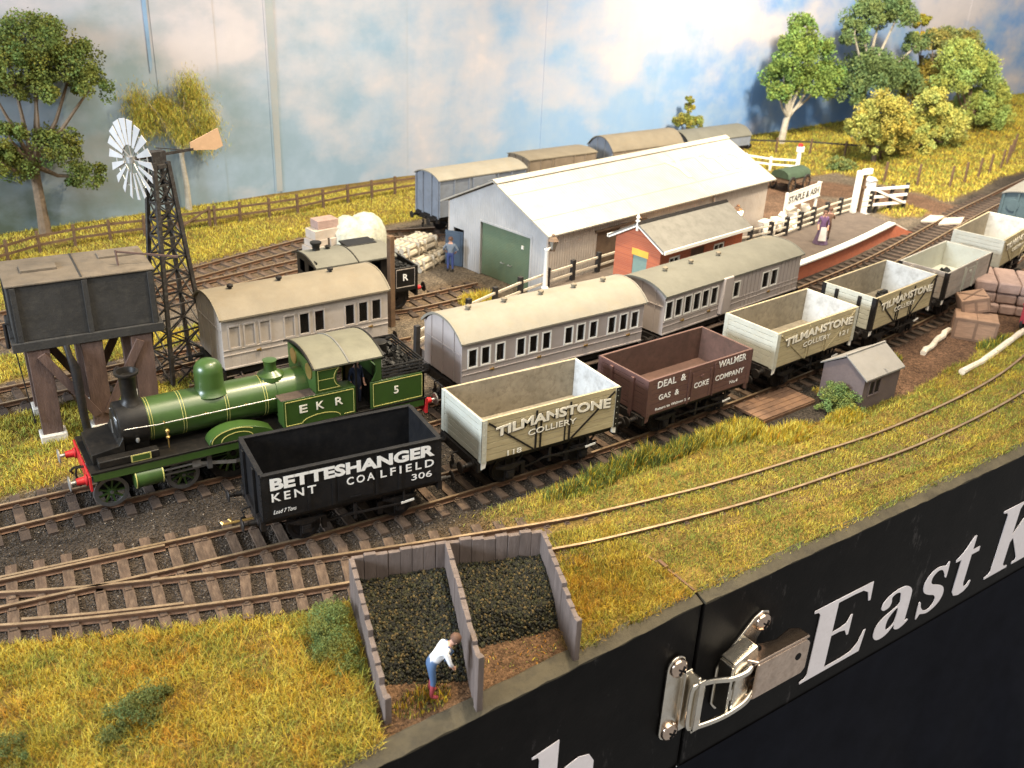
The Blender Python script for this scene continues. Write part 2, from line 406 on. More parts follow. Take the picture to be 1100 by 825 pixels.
# ================================================================== the setting
PATHS = {
 'A': [(-24,5.4),(-19.5,2.2),(-15.2,.02),(-11.2,-1.42),(-7.3,-2.46),(-1.9,-3.76),(.5,-4.17),(4.55,-4.6),(8.5,-4.73),(13,-4.72),(19.8,-3.95),(26,-2.3),(34,.6),(44,5)],
 'W': [(-24,1.6),(-19.5,1.25),(-15.2,.77),(-11,.3),(-8.4,.06),(-6.4,-.05),(0,0),(6.3,.42),(12.67,1.1),(18.98,2.07),(25.17,3.26),(31.4,4.94),(38,7.1),(48,10.6),(60,14.5),(80,19)],
 'L': [(-24,4.6),(-14.9,4.35),(-7.3,4.22),(-2,4.38),(3.34,4.75),(12.79,5.68),(20,7.0),(28,8.85),(37.5,11.75),(45.5,14.1),(60,17.8),(85,22)],
 'C': [(-8.2,9.6),(-4.03,9.82),(1.2,10.1)],
 'R': [(-24,11.4),(-13.8,12.4),(-10,12.6),(-5,13.2),(.3,14.35),(3,14.2),(7.5,14.6)],
 'Y1': [(-24,15.4),(-13.2,18.4),(-5.5,19.95),(0,21.2),(4,22.0)],
 'Y2': [(-24,17.6),(-13,20.2),(-5.5,21.8),(1.5,24.6),(4.5,25.6),(11,23.1),(16,23.6)],
}
PATHS['Y2'] = [(-24,16.8),(-13,20.0),(-5.5,21.85),(-1,23.4),(3.5,24.6),(8,23.6),(11.07,23.1),(15,23.5)]
TR = {k: spline(v) for k, v in PATHS.items()}
def yc(k, x): return np.interp(x, TR[k][:,0], TR[k][:,1])
def dtr(k, x, y, lo=-99, hi=99):
    d = np.abs(y - yc(k, x)); return np.where((x < max(lo, TR[k][0,0])) | (x > min(hi, TR[k][-1,0])), 99, d)
def edge_y(x): return np.where(np.asarray(x) < .5, -8.22+.078*(np.asarray(x)+4.17), -7.9+.044*(np.asarray(x)-.76))
def back_y(x): return np.interp(x, [-30,-11.5,-1.8,3.7,13,35,50,90], [29.6,31.6,32.9,33.7,34.8,36.6,37.4,38.2])
def sst(a, b, x):
    t = np.clip((np.asarray(x)-a)/(b-a), 0, 1); return t*t*(3-2*t)
def seg_d(x, y, pts):
    d = np.full(np.shape(x), 99.)
    for (x0,y0),(x1,y1) in zip(pts, pts[1:]):
        t = np.clip(((x-x0)*(x1-x0)+(y-y0)*(y1-y0))/((x1-x0)**2+(y1-y0)**2), 0, 1)
        d = np.minimum(d, np.hypot(x-x0-t*(x1-x0), y-y0-t*(y1-y0)))
    return d
ROAD = [(29,25.5),(35,23.5),(38.5,21.5),(41.3,17.4),(41,13.4),(42,6)]
def rdist(x, y): return seg_d(x, y, ROAD)
def inbin(x, y):  # coal bays
    return (y < -3.95-.255*(x+7.7)) & (x > -7.75+.27*(y+3.75)) & (x < -2.9+.32*(y+5.1))
def grassness(x, y):
    n = fbm(x, y, .35)-.5
    A, Wt, L = yc('A',x), yc('W',x), yc('L',x)
    dA, dW, dL = np.abs(y-A), np.abs(y-Wt), np.abs(y-L)
    g = np.zeros(np.shape(x))
    front = sst(1.15, 1.45, (A-y)+n*.7) * sst(.15, .4, y-edge_y(x))       # in front of the siding
    g = np.maximum(g, front)
    over = sst(-4.5, -1.5, x+n*3) * (dA < 1.6) * (.45+.9*(n+.25))          # the siding itself is overgrown
    g = np.maximum(g, np.clip(over, 0, 1))
    strip = sst(-4, -1.5, x+n*2)*(y > A)*sst(1.35, 1.75, (Wt-y)+n*.6)      # between siding and wagon road
    g = np.maximum(g, strip)
    yardb = sst(14.6, 15.6, x)*sst(-2.45, -2.1, y-(.22*(x-16.5)-.1)*.9+n*.5)*(y < Wt)   # bare goods yard on the right
    yardb = np.maximum(yardb, (x > 8.6)*(x < 12.7)*(y > -2.5+n*.8)*(y < Wt))              # boarded crossing
    g = g*(1-yardb)
    tower = sst(-4.9, -6.3, x+n*2)*sst(1.35, 1.9, (y-L)+n)*(dtr('R',x,y) > 1.45)*(y < 16.6+n*3)
    g = np.maximum(g, tower)
    rear = sst(1.0, 1.7, (y-yc('Y2',np.minimum(x,3.5)))-np.where(x > 3.5, np.minimum((x-3.5)*.02,.5), 0)+n)*(dtr('Y2',x,y) > 1.3)*(x < 34)
    g = np.maximum(g, rear)
    right = sst(2.0, 2.6, rdist(x, y)+n)*sst(42, 43.5, x+n*2)*sst(1.7, 2.3, (y-L)+n)
    right = np.maximum(right, sst(2.2, 2.8, rdist(x, y)+n)*(y > 24.5)*(x > 33))
    g = np.maximum(g, right)
    g = np.maximum(g, (x > 36.6)*(x < 40)*(y > 14.4)*(y < 16.4)*.8)
    g = np.maximum(g, (np.hypot(x-38.4,(y-14.9)) < .9)*.9)
    g = np.maximum(g, (np.hypot((x-24.7)/1.6, (y-13.6)/.55) < 1)*.0)
    return np.where(inbin(x, y), 0, g)
def height(x, y):
    A, Wt, L = yc('A',x), yc('W',x), yc('L',x)
    e = y-edge_y(x)
    z = -.2 + .09*(fbm(x,y,.5)-.5)
    z = z - .13*sst(2.2, .2, e)
    g = grassness(x, y)
    tr = np.minimum.reduce([dtr(k,x,y) for k in TR])
    z = np.where(tr < 1.7, -.215+.03*(fbm(x,y,1.5)-.5), z)
    z = np.where((dtr('A',x,y) < 1.7), z+.095*sst(-3.5,-.5,x)*sst(.15,.5,grassness(x,y)+.15), z)
    z = z + .06*g*(tr > 1.5)
    z = z + sst(46, 74, x)*sst(1.8, 9, y-L)*.8 + sst(60, 80, x)*sst(4, 14, y-L)*.5
    z = z + .22*sst(27, 31, y)*sst(20, 10, x)
    return z
def ground_tone(x, y):
    n = fbm(x, y, .4); n2 = fbm(x+40, y, 1.3)
    c = np.zeros(np.shape(x)+(3,))
    cinder = np.array([.034,.029,.025]); yard = np.array([.105,.088,.070]); soil = np.array([.15,.105,.03]); road = np.array([.098,.060,.041]); ball = np.array([.050,.040,.032])
    L = yc('L',x); Wt = yc('W',x)
    def put(w, col):
        nonlocal c
        w = np.clip(w, 0, 1)[..., None]; c = c*(1-w)+col*w
    c[:] = cinder
    put(sst(1.6, 3.0, y-L+n*1.5)*sst(60,40,x), yard)
    put(sst(1.6, 3.6, y-L)*sst(18, 21, x)*sst(34, 30, x)*sst(19, 16, y), cinder*1.2)
    for k in ('A','W'): put(sst(1.9, 1.2, dtr(k,x,y)+n-.5)*sst(-1, -7, x)*.8, ball)
    put(sst(1.9, 1.2, dtr('A',x,y))*sst(-6,-2,x), np.array([.11,.075,.04]))
    for k in ('R','Y1','Y2'): put(sst(1.9, 1.2, dtr(k,x,y)+n-.5)*.6, np.array([.115,.08,.052]))
    put(sst(13.5,15.5,x)*(y < Wt-1.2)*(y > -6), road*1.05)
    put(sst(2.6, 1.6, rdist(x,y)+(n-.5)*1.5), road)
    put((x>20)*(y>18)*(x<36)*.8, road*1.1)
    put(inbin(x,y)*1., np.array([.10,.060,.035]))
    put(grassness(x,y), soil)
    return c*(.75+.5*n2)[..., None]

def build_ground():
    xs = np.arange(-24, 96, .3); t = np.linspace(0, 1, 170)
    X, T = np.meshgrid(xs, t); E0 = edge_y(X)+.32; B0 = back_y(X)+.3
    Y = E0+(B0-E0)*T**1.15; Z = height(X, Y)
    n, k = X.shape; idx = np.arange(n*k).reshape(n, k)
    F = np.stack([idx[:-1,:-1], idx[:-1,1:], idx[1:,1:], idx[1:,:-1]], -1).reshape(-1, 4)
    V = np.stack([X, Y, Z], -1).reshape(-1, 3)
    me = raw_mesh('ground', V, F, 'ground', ground_tone(X, Y).reshape(-1, 3), True)
    tag(link('ground', me), kind='structure')
build_ground()

# the painted backboard: panels butted along a gently bent line, each a little out of flush with the next
def build_sky():
    xs = [-32,-14,-2.75,.63,3.6,13,24,35,46,58,74,98]
    mb = MB(); sm = 0
    for i, (a, b) in enumerate(zip(xs, xs[1:])):
        off = [0,.03,.0,.035,.01,.03,.0,.02][i % 8]
        ya, yb = float(back_y(a))+off, float(back_y(b))+off
        poly = [(a+.004, ya), (b-.004, yb), (b-.004, yb+.5), (a+.004, ya+.5)]
        mb.prism(poly, 'z', -1.2, 24)
    tag(mb.build('sky', 'painted_sky', smooth=0), kind='structure')
    for x, w_, z1, m in ((-2.95,.26,13.0,'tape_blue'), (3.95,.45,24,'tape_tan')):      # tape and a bare strip at two of the joints
        y = float(back_y(x)); tag(MB().prism([(x-w_/2, z1-5.5 if m == 'tape_blue' else .2), (x+w_/2-.1, z1-5.2 if m == 'tape_blue' else .2), (x+w_/2+.1, 24), (x-w_/2, 24)], 'y', y-.035, y+.2).build('sky_joint', m, smooth=0), kind='structure')
build_sky()

# front lip and black fascia of the two baseboards
def strip_along(x0, x1, prof, name, m, step=1.5, **k):
    """sweep a (distance behind the edge, z) profile along the board edge"""
    xs = np.linspace(x0, x1, max(2, int((x1-x0)/step)+1)); mb = MB(); n = len(prof)
    vs = [(float(x), float(edge_y(x))+p[0]+rnd.uniform(-.015,.015)*(p[2] if len(p) > 2 else 0), p[1]+rnd.uniform(-.02,.02)*(p[2] if len(p) > 2 else 0)) for x in xs for p in prof]
    fs = [(i*n+j, i*n+(j+1) % n, (i+1)*n+(j+1) % n, (i+1)*n+j) for i in range(len(xs)-1) for j in range(n)] + [tuple(range(n)), tuple((len(xs)-1)*n+j for j in range(n))]
    mb.add(vs, fs); return mb.build(name, m, **k)
for a, b, lab in ((-26, .44, 'black painted front board of the left baseboard, left of the latch joint'), (.50, 92, 'black painted front board of the right baseboard with large white serif lettering')):
    f = tag(strip_along(a, b, [(0,-.42),(0,-6.45),(.9,-6.45),(.9,-.42)], 'baseboard_fascia', 'fascia_black', 3, bevel=.03), lab, 'board')
    strip_along(a, b, [(-.02,-.40,1),(-.02,-.44,1),(.7,-.47,1),(.42,-.25,1)], 'edge_strip', 'lip_olive', .35, parent=f)
    if a < 0: FASCIA_L = f
    else: FASCIA_R = f
def build_curtain():
    xs = np.arange(-26, 92, .35); zs = np.linspace(-6.3, -26, 26)
    X, Z = np.meshgrid(xs, zs); D = (-6.3-Z)/20
    Y = edge_y(X)-.03-.25*D+(.5*np.sin(X*.45+3*fbm(X,Z,.12))+.18*np.sin(X*1.3+Z*.25))*np.clip(D*1.6-.04,0,1)-1.0*sst(.1,.6,D)
    n, k = X.shape; idx = np.arange(n*k).reshape(n, k)
    F = np.stack([idx[:-1,:-1], idx[:-1,1:], idx[1:,1:], idx[1:,:-1]], -1).reshape(-1, 4)
    me = raw_mesh('skirt_curtain', np.stack([X,Y,Z],-1).reshape(-1,3), F, 'fabric_navy', None, True)
    tag(link('skirt_curtain', me), 'dark navy fabric skirt hanging below the black front board', 'curtain')
build_curtain()
def joint_line():
    mb = MB(); pts = [(.44,-7.5),(.40,-6.9),(.28,-6.2),(.12,-5.6)]
    for p, q in zip(pts, pts[1:]): mb.bar((*p, float(height(np.array(p[0]),np.array(p[1])))+.015), (*q, float(height(np.array(q[0]),np.array(q[1])))+.015), .06, .04)
    mb.box((.3,-6.35,-.1), (.10,.35,.10))
    tag(mb.build('joint_gap', 'rust_rail'), kind='structure')
joint_line()

# ------------------------------------------------------------------ track
def sleeper_mesh(key, m):
    def f():
        mb = MB().box((0,0,-.205), (.27,2.55,.13))
        for s in (-.64, .64):
            mb.box((0,s,-.13), (.17,.30,.05)); mb.box((0,s+.075,-.10), (.10,.05,.06)); mb.box((0,s-.075,-.10), (.10,.05,.06))
        return mb.mesh('sleeper', [m], 0)
    return cached(key, f)
def rail_mesh(path, off):
    d = np.gradient(path, axis=0); d /= np.linalg.norm(d, axis=1)[:,None]; nrm = np.stack([-d[:,1], d[:,0]], 1)
    P = path+nrm*off
    prof = [(-.042,0),(.042,0),(.042,-.05),(.016,-.07),(.016,-.135),(.07,-.155),(-.07,-.155),(-.016,-.135),(-.016,-.07),(-.042,-.05)]
    n = len(prof); V = [(p[0]+q[0]*u, p[1]+q[1]*u, w) for p, q in zip(P, nrm) for u, w in prof]; F = []; mi = []
    for i in range(len(P)-1):
        for j in range(n): F.append((i*n+j, i*n+(j+1) % n, (i+1)*n+(j+1) % n, (i+1)*n+j)); mi.append(1 if j == 0 else 0)
    mb = MB(); mb.v = V; mb.f = [list(f) for f in F]; mb.m = mi; return mb
def track(k, label, x0, x1, sm='sleeper_wood', sx0=-99, sx1=99, sp=.66, rails=True, rails_lim=None):
    T = TR[k]; P = T[(T[:,0] >= x0) & (T[:,0] <= x1)]
    t = thing('railway_track', label, 'track', (P[0,0], P[0,1], 0)); o = P[0]
    for s in (-.64, .64):
        Q = P
        if rails_lim and s in rails_lim: Q = P[(P[:,0] >= rails_lim[s][0]) & (P[:,0] <= rails_lim[s][1])]
        rail_mesh(Q-o, s).build('rail', ['rust_rail','rail_top'], t, smooth=0)
    s = np.concatenate([[0], np.cumsum(np.linalg.norm(np.diff(P, axis=0), axis=1))]); u = .3
    while u < s[-1]:
        x = np.interp(u, s, P[:,0]); y = np.interp(u, s, P[:,1]); a = math.atan2(np.interp(u+.2, s, P[:,1])-np.interp(u-.2, s, P[:,1]), np.interp(u+.2, s, P[:,0])-np.interp(u-.2, s, P[:,0]))
        if sx0 <= x <= sx1: link('sleeper', sleeper_mesh(sm+'_m', sm), t, (x-o[0], y-o[1], rnd.uniform(-.012,.012)), (0,0,a+rnd.uniform(-.02,.02)))
        u += sp*rnd.uniform(.96,1.04)
    return t
tA = track('A', 'overgrown rusty siding nearest the front edge, leaving the wagon line by a turnout', -21, 40, sx0=-10.3, sx1=21)
tW = track('W', 'railway line under the row of open coal wagons', -21, 58, sx0=-10.4, sx1=33)
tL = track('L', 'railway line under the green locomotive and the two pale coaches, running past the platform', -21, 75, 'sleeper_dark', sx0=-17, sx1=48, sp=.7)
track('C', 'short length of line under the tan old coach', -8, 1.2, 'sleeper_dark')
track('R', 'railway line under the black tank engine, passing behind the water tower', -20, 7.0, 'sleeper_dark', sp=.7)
track('Y1', 'sunlit yard siding of the middle, ending behind the black engine roof', -20, 3.6, 'sleeper_wood', sp=.72)
track('Y2', 'rearmost yard siding, nearest the brown rail fence', -20, 14.5, 'sleeper_wood', sp=.72)
# turnout extras: check rails, crossing wings and point timbers belong to the front siding
def turnout():
    o = TR['A'][TR['A'][:,0] >= -21][0]
    def r(pts, name):
        P = spline([(a-o[0], b-o[1]) for a, b in pts]); rail_mesh(P, 0).build(name, ['rust_rail','rail_top'], tA, smooth=0)
    Pw = TR['W'][(TR['W'][:,0] > -16.6) & (TR['W'][:,0] < -11.2)]; Pa = TR['A'][(TR['A'][:,0] > -15.2) & (TR['A'][:,0] < -10.6)]
    r([(p[0], p[1]+.64-.12) for p in Pw[::5]], 'check_rail')
    r([(p[0], p[1]-.64+.13) for p in Pa[::5]], 'check_rail')
    for i in range(17):
        x = -20.9+i*.65; lo = min(float(yc('A',x-.1)), float(yc('W',x-.1))) - 1.27; hi = max(float(yc('A',x+.1)), float(yc('W',x+.1))) + 1.27
        mb = MB().box((0,0,-.205), (.27, hi-lo, .13))
        for c in (yc('A',x), yc('W',x)):
            for q in (-.64,.64): mb.box((0, float(c)+q-(lo+hi)/2, -.13), (.17,.28,.05))
        mb.build('point_timber', 'sleeper_wood', tA, (x-o[0], (lo+hi)/2-o[1], rnd.uniform(-.012,.012)), (0,0,-.10), smooth=0)
turnout()

# ------------------------------------------------------------------ loose ballast and cinders
def stones():
    N = 95000; x = NR.uniform(-16, 14, N); y = NR.uniform(-5.2, 8, N)
    w = np.zeros(N)
    for k in ('A','W','L'): w = np.maximum(w, sst(2.2, 1.2, dtr(k,x,y)))
    w = np.maximum(w, .55*(y > yc('W',x))*(y < yc('L',x)))
    keep = (NR.random(N) < w*(1-grassness(x,y)*.9)) & ~inbin(x,y); x, y = x[keep], y[keep]; n = len(x)
    z = height(x, y)+.012; r = NR.uniform(.018, .042, n)
    base = np.array([(1,0,0),(-1,0,0),(0,1,0),(0,-1,0),(0,0,1),(0,0,-1)], float); tri = np.array([(0,2,4),(2,1,4),(1,3,4),(3,0,4),(2,0,5),(1,2,5),(3,1,5),(0,3,5)])
    V = base[None]*NR.uniform(.55,1.1,(n,6,1)); a = NR.uniform(0, 2*PI, n); ca, sa = np.cos(a)[:,None], np.sin(a)[:,None]
    Vx = V[...,0]*ca-V[...,1]*sa; Vy = V[...,0]*sa+V[...,1]*ca
    P = np.stack([Vx*r[:,None]+x[:,None], Vy*r[:,None]+y[:,None], V[...,2]*r[:,None]*.8+z[:,None]], -1).reshape(-1, 3)
    F = (tri[None]+np.arange(n)[:,None,None]*6).reshape(-1, 3)
    c = ground_tone(x, y)*NR.uniform(.5,1.9,(n,1)); c = np.where(NR.random((n,1)) < .05, np.array([[.17,.14,.11]]), c)
    tag(link('ballast', raw_mesh('ballast', P, F, 'grass', np.repeat(c, 6, 0))), kind='stuff')
stones()

# ------------------------------------------------------------------ static grass
def blades(x, y, z, length, width, lean, cols):
    n = len(x); a = NR.uniform(0, 2*PI, n); b = NR.uniform(0, 2*PI, n)
    dx, dy = np.cos(a)*width/2, np.sin(a)*width/2
    lx, ly = np.cos(b)*lean*length, np.sin(b)*lean*length; h = length*np.sqrt(np.maximum(.05, 1-lean**2))
    p0 = np.stack([x-dx, y-dy, z-.02], -1); p1 = np.stack([x+dx, y+dy, z-.02], -1)
    m0 = np.stack([x+lx*.4-dx*.8, y+ly*.4-dy*.8, z+h*.6], -1); m1 = np.stack([x+lx*.4+dx*.8, y+ly*.4+dy*.8, z+h*.6], -1)
    t = np.stack([x+lx, y+ly, z+h], -1)
    V = np.stack([p0, p1, m1, m0, t], 1).reshape(-1, 3); o = (np.arange(n)*5)[:,None]
    F = np.concatenate([o+np.array([[0,1,2]]), o+np.array([[0,2,3]]), o+np.array([[3,2,4]])], 0)
    return V, F, np.repeat(cols, 5, 0)
YEL = np.array([.50,.365,.026]); ORA = np.array([.43,.19,.024]); GRN = np.array([.17,.225,.040]); STR = np.array([.56,.49,.10]); DRK = np.array([.09,.11,.035])
def grass_patch(name, x0, x1, y0, y1, N, lmin, lmax, w, pal, cut=None, thr=.35):
    x = NR.uniform(x0, x1, N); y = NR.uniform(y0, y1, N); g = grassness(x, y)
    keep = NR.random(N) < np.where(g > thr, g, g*.25)*(.35+1.3*sst(.25,.55,fbm(x+9,y+3,1.1)))
    keep &= seg_d(x, y, [(.44,-7.6),(.40,-6.9),(.28,-6.2),(.12,-5.6)]) > .085
    if cut is not None: keep &= cut(x, y)
    x, y = x[keep], y[keep]; n = len(x)
    if n == 0: return
    f = .6*fbm(x, y, .5)+.4*vnoise(x,y,2.2); f2 = .55*fbm(x+31, y+7, .8)+.45*vnoise(x+5,y,2.6); f3 = NR.random(n)
    p = np.array(pal)          # weights for yellow, orange, green, straw, dark
    sc = np.stack([p[0]*np.ones(n), p[1]*np.exp(5*(f-.5)), p[2]*np.exp(7*(f2-.5)), p[3]*np.exp(-4*(f-.5)), p[4]*np.exp(7*(f2-.5))], 1)
    sc = sc/sc.sum(1, keepdims=True); cs = np.cumsum(sc, 1); k = (f3[:,None] > cs).sum(1).clip(0, 4)
    pat = (sc[:,:,None]*np.stack([YEL,ORA,GRN,STR,DRK])[None]).sum(1)
    cols = (.5*np.stack([YEL,ORA,GRN,STR,DRK])[k]+.5*pat)*NR.uniform(.7,1.25,(n,1))
    L = NR.uniform(lmin, lmax, n)*(.7+.6*fbm(x,y,1.2))
    L = L*.72; onA = dtr('A',x,y) < .95; L = np.where(onA & (x > -5), np.minimum(L, .15), L)
    V, F, C = blades(x, y, height(x,y), L, w*.72, NR.uniform(.35,.97,n), cols)
    tag(link(name, raw_mesh(name, V, F, 'grass', C)), kind='stuff')
grass_patch('golden_grass', -22, .3, -9, -.5, 210000, .14, .34, .022, (1,.75,.85,.45,.20), lambda x, y: y < yc('A',x)+.2)
grass_patch('loose_fibres', -22, .3, -9, -.5, 14000, .42, .75, .019, (1,1.1,.7,.7,.3), lambda x, y: y < yc('A',x)-1.6)
grass_patch('front_grass', .2, 46, -8.2, 4, 300000, .10, .24, .022, (.65,.12,2.2,.5,.26), lambda x, y: (y < yc('A',x)+1.0))
grass_patch('verge_grass', -5, 34, -5, 4, 140000, .14, .34, .022, (.8,.12,1.8,.6,.4), lambda x, y: (y >= yc('A',x)+1.0))
grass_patch('tower_grass', -20, -4, 5, 18, 95000, .14, .34, .03, (1,.15,1.2,.7,.12))
grass_patch('yard_grass', -22, 34, 19, 33, 180000, .12, .3, .035, (1,.02,.6,1.2,.0))
grass_patch('bank_grass', 33, 92, 12, 38, 120000, .15, .42, .055, (1,.12,1.5,.7,.22))
def tuft(name, cx, cy, rx, ry, N, lmin, lmax, pal, w=.025, lean=(.1,.6)):
    a = NR.uniform(0, 2*PI, N); r = np.sqrt(NR.random(N)); x = cx+np.cos(a)*r*rx; y = cy+np.sin(a)*r*ry
    P = np.stack([YEL,ORA,GRN,STR,DRK]); q = np.array(pal, float); q /= q.sum()
    cols = P[NR.choice(5, N, p=q)]*NR.uniform(.6,1.3,(N,1))
    V, F, C = blades(x, y, height(x,y), NR.uniform(lmin,lmax,N)*(1.1-.5*r)*(.45+1.0*vnoise(x,y,2.4)), w, NR.uniform(*lean,N), cols)
    tag(link(name, raw_mesh(name, V, F, 'grass', C)), kind='stuff')
tuft('long_grass', 3.4, -1.75, 2.6, .42, 3000, .35, .7, (.5,.1,1,.4,1))
tuft('long_grass', 7.2, -1.7, 1.6, .6, 2600, .35, .65, (1,.2,.5,1,.3))
tuft('long_grass', 9.0, -2.6, 1.2, .7, 2200, .25, .5, (1,.3,.2,1,.05))
tuft('long_grass', .6, -2.1, 1.4, .35, 1200, .3, .55, (.5,.1,1,.3,1))
tuft('long_grass', 11.9, -2.7, .9, .45, 1200, .25, .5, (1,.3,.3,.8,.05))
tuft('long_grass', 17.6, .0, .8, .45, 900, .25, .5, (.5,.1,1,.4,.8))
tuft('long_grass', 5.9, 13.6, .9, .7, 1100, .3, .65, (1,.05,.1,1,0))
tuft('long_grass', 23.8, -.9, 1.5, .35, 800, .2, .45, (.5,.1,1,.2,.8))

# ================================================================== rolling stock
def wheel_mesh(r, m='black_iron', spokes=0, rim='black_iron', key=None):
    def f():
        mb = MB()
        if spokes:
            mb.lathe([(r*.80,-.055),(r*1.04,-.055),(r*1.06,-.035),(r,-.01),(r,.055),(r*.80,.055)], (0,0,0), 'y', 28, 1)
            mb.v = mb.v; mb.f = [q for q in mb.f if len(q) == 4]; mb.m = mb.m[:len(mb.f)]
            o = len(mb.v) - 6*28
            for j in range(28): mb.f.append([o+5*28+j, o+5*28+(j+1) % 28, o+(j+1) % 28, o+j]); mb.m.append(1)
            mb.lathe([(r*.24,-.07),(r*.24,.07)], (0,0,0), 'y', 14, 0); mb.lathe([(r*.11,-.11),(r*.11,.09)], (0,0,0), 'y', 10, 1)
            for i in range(spokes):
                a = 2*PI*i/spokes; mb.bar((math.cos(a)*r*.15,0,math.sin(a)*r*.15), (math.cos(a)*r*.84,0,math.sin(a)*r*.84), .055, .06, 0, (0,1,0))
        else:
            mb.lathe([(r*.15,-.10),(r*.2,-.05),(r*.72,-.035),(r*.78,-.055),(r*1.0,-.055),(r*1.0,.03),(r*1.06,.05),(r*1.06,.07),(r*.2,.07)], (0,0,0), 'y', 22, 0)
        return mb.mesh('wheel', [m, rim])
    return cached(('wheel', r, m, spokes, rim), f)
def running_gear(t, wb, zb, L, W, m='black_iron', buf='black_iron', r=.46):
    """solebars, headstocks, wheels on axles, axleguards with springs, buffers and hooks"""
    key = (wb, zb, L, W)
    for s in (-1, 1):
        link('solebar', cached(('sole',)+key, lambda: MB().box((0,0,0), (L-.1,.10,.24)).mesh('solebar', [m], 0)), t, (0, s*(W/2-.32), zb-.12))
        def hs():
            mb = MB().box((0,0,0), (.13,W-.1,.29)); 
            for y in (-.5,.5): mb.box((.06,y,0), (.03,.1,.1))
            return mb.mesh('headstock', [m], 0)
        link('headstock', cached(('hs',)+key, hs), t, (s*(L/2+.01), 0, zb-.14), (0,0,0 if s > 0 else PI))
        for y in (-.86*W/2.44, .86*W/2.44):
            b = cached(('buf', buf), lambda: MB().lathe([(.13,0),(.13,.03),(.085,.05),(.075,.26),(.05,.28),(.05,.40),(.17,.41),(.19,.43),(.17,.45)], (0,0,0), 'x', 16).mesh('buffer', [buf]))
            link('buffer', b, t, (s*(L/2+.07), y, zb-.13), (0,0,0 if s > 0 else PI))
        def hk():
            mb = MB().tube([(0,0,0),(.16,0,.0),(.24,0,-.05),(.22,0,-.13),(.15,0,-.12)], .028, 6)
            for i in range(3): mb.lathe([(.06,-.012),(.085,-.012),(.085,.012),(.06,.012)], (.2+.02*i,0,-.2-.13*i), 'y' if i % 2 else 'x', 10)
            return mb.mesh('coupling', [m])
        link('coupling', cached(('hook', m), hk), t, (s*(L/2+.08), 0, zb-.13), (0,0,0 if s > 0 else PI))
    for x in (-wb/2, wb/2):
        for s in (-1, 1):
            link('wheel', wheel_mesh(r, m), t, (x, s*.68, r), (0,0,0 if s < 0 else PI))
            def wg():
                mb = MB(); zt = zb-.22
                mb.bar((-.48,0,zt),(-.12,0,r+.12),.03,.07); mb.bar((.48,0,zt),(.12,0,r+.12),.03,.07)
                mb.bar((-.13,0,zt),(-.13,0,r-.25),.03,.07); mb.bar((.13,0,zt),(.13,0,r-.25),.03,.07); mb.box((0,0,r-.25),(.3,.03,.05))
                mb.box((0,-.05,r), (.24,.2,.24)); mb.box((0,-.15,r-.02), (.17,.04,.15))
                for i in range(5): mb.box((0,-.07,r+.16+.035*i), (.34+.17*i,.09,.03))
                return mb.mesh('axleguard', [m], 0)
            link('axleguard', cached(('wg', zb, r, m), wg), t, (x, s*(W/2-.26), 0), (0,0,0 if s < 0 else PI))
    def axle():
        mb = MB()
        for x in (-wb/2, wb/2): mb.tube([(x,-.68,r),(x,.68,r)], .06, 8)
        return mb.mesh('axle', [m])
    link('axle', cached(('axle', wb, r, m), axle), t)
def brake_lever(t, W, zb, m='black_iron', tip='white_paint'):
    mb = MB().bar((-.3,0,zb-.45),(1.35,0,zb-.50),.03,.06).bar((1.35,0,zb-.5),(1.75,0,zb-.46),.03,.06,1).box((0,.03,zb-.4),(.08,.06,.5)).box((1.45,.02,zb-.33),(.05,.04,.5))
    for s in (-1,1): mb.bar((0,.12,zb-.5),(s*.75,.3,.42),.05,.05).box((s*.82,.3,.46),(.14,.12,.42))
    mb.build('brake_lever', [m, tip], t, (0,-W/2+.06,0), smooth=0)
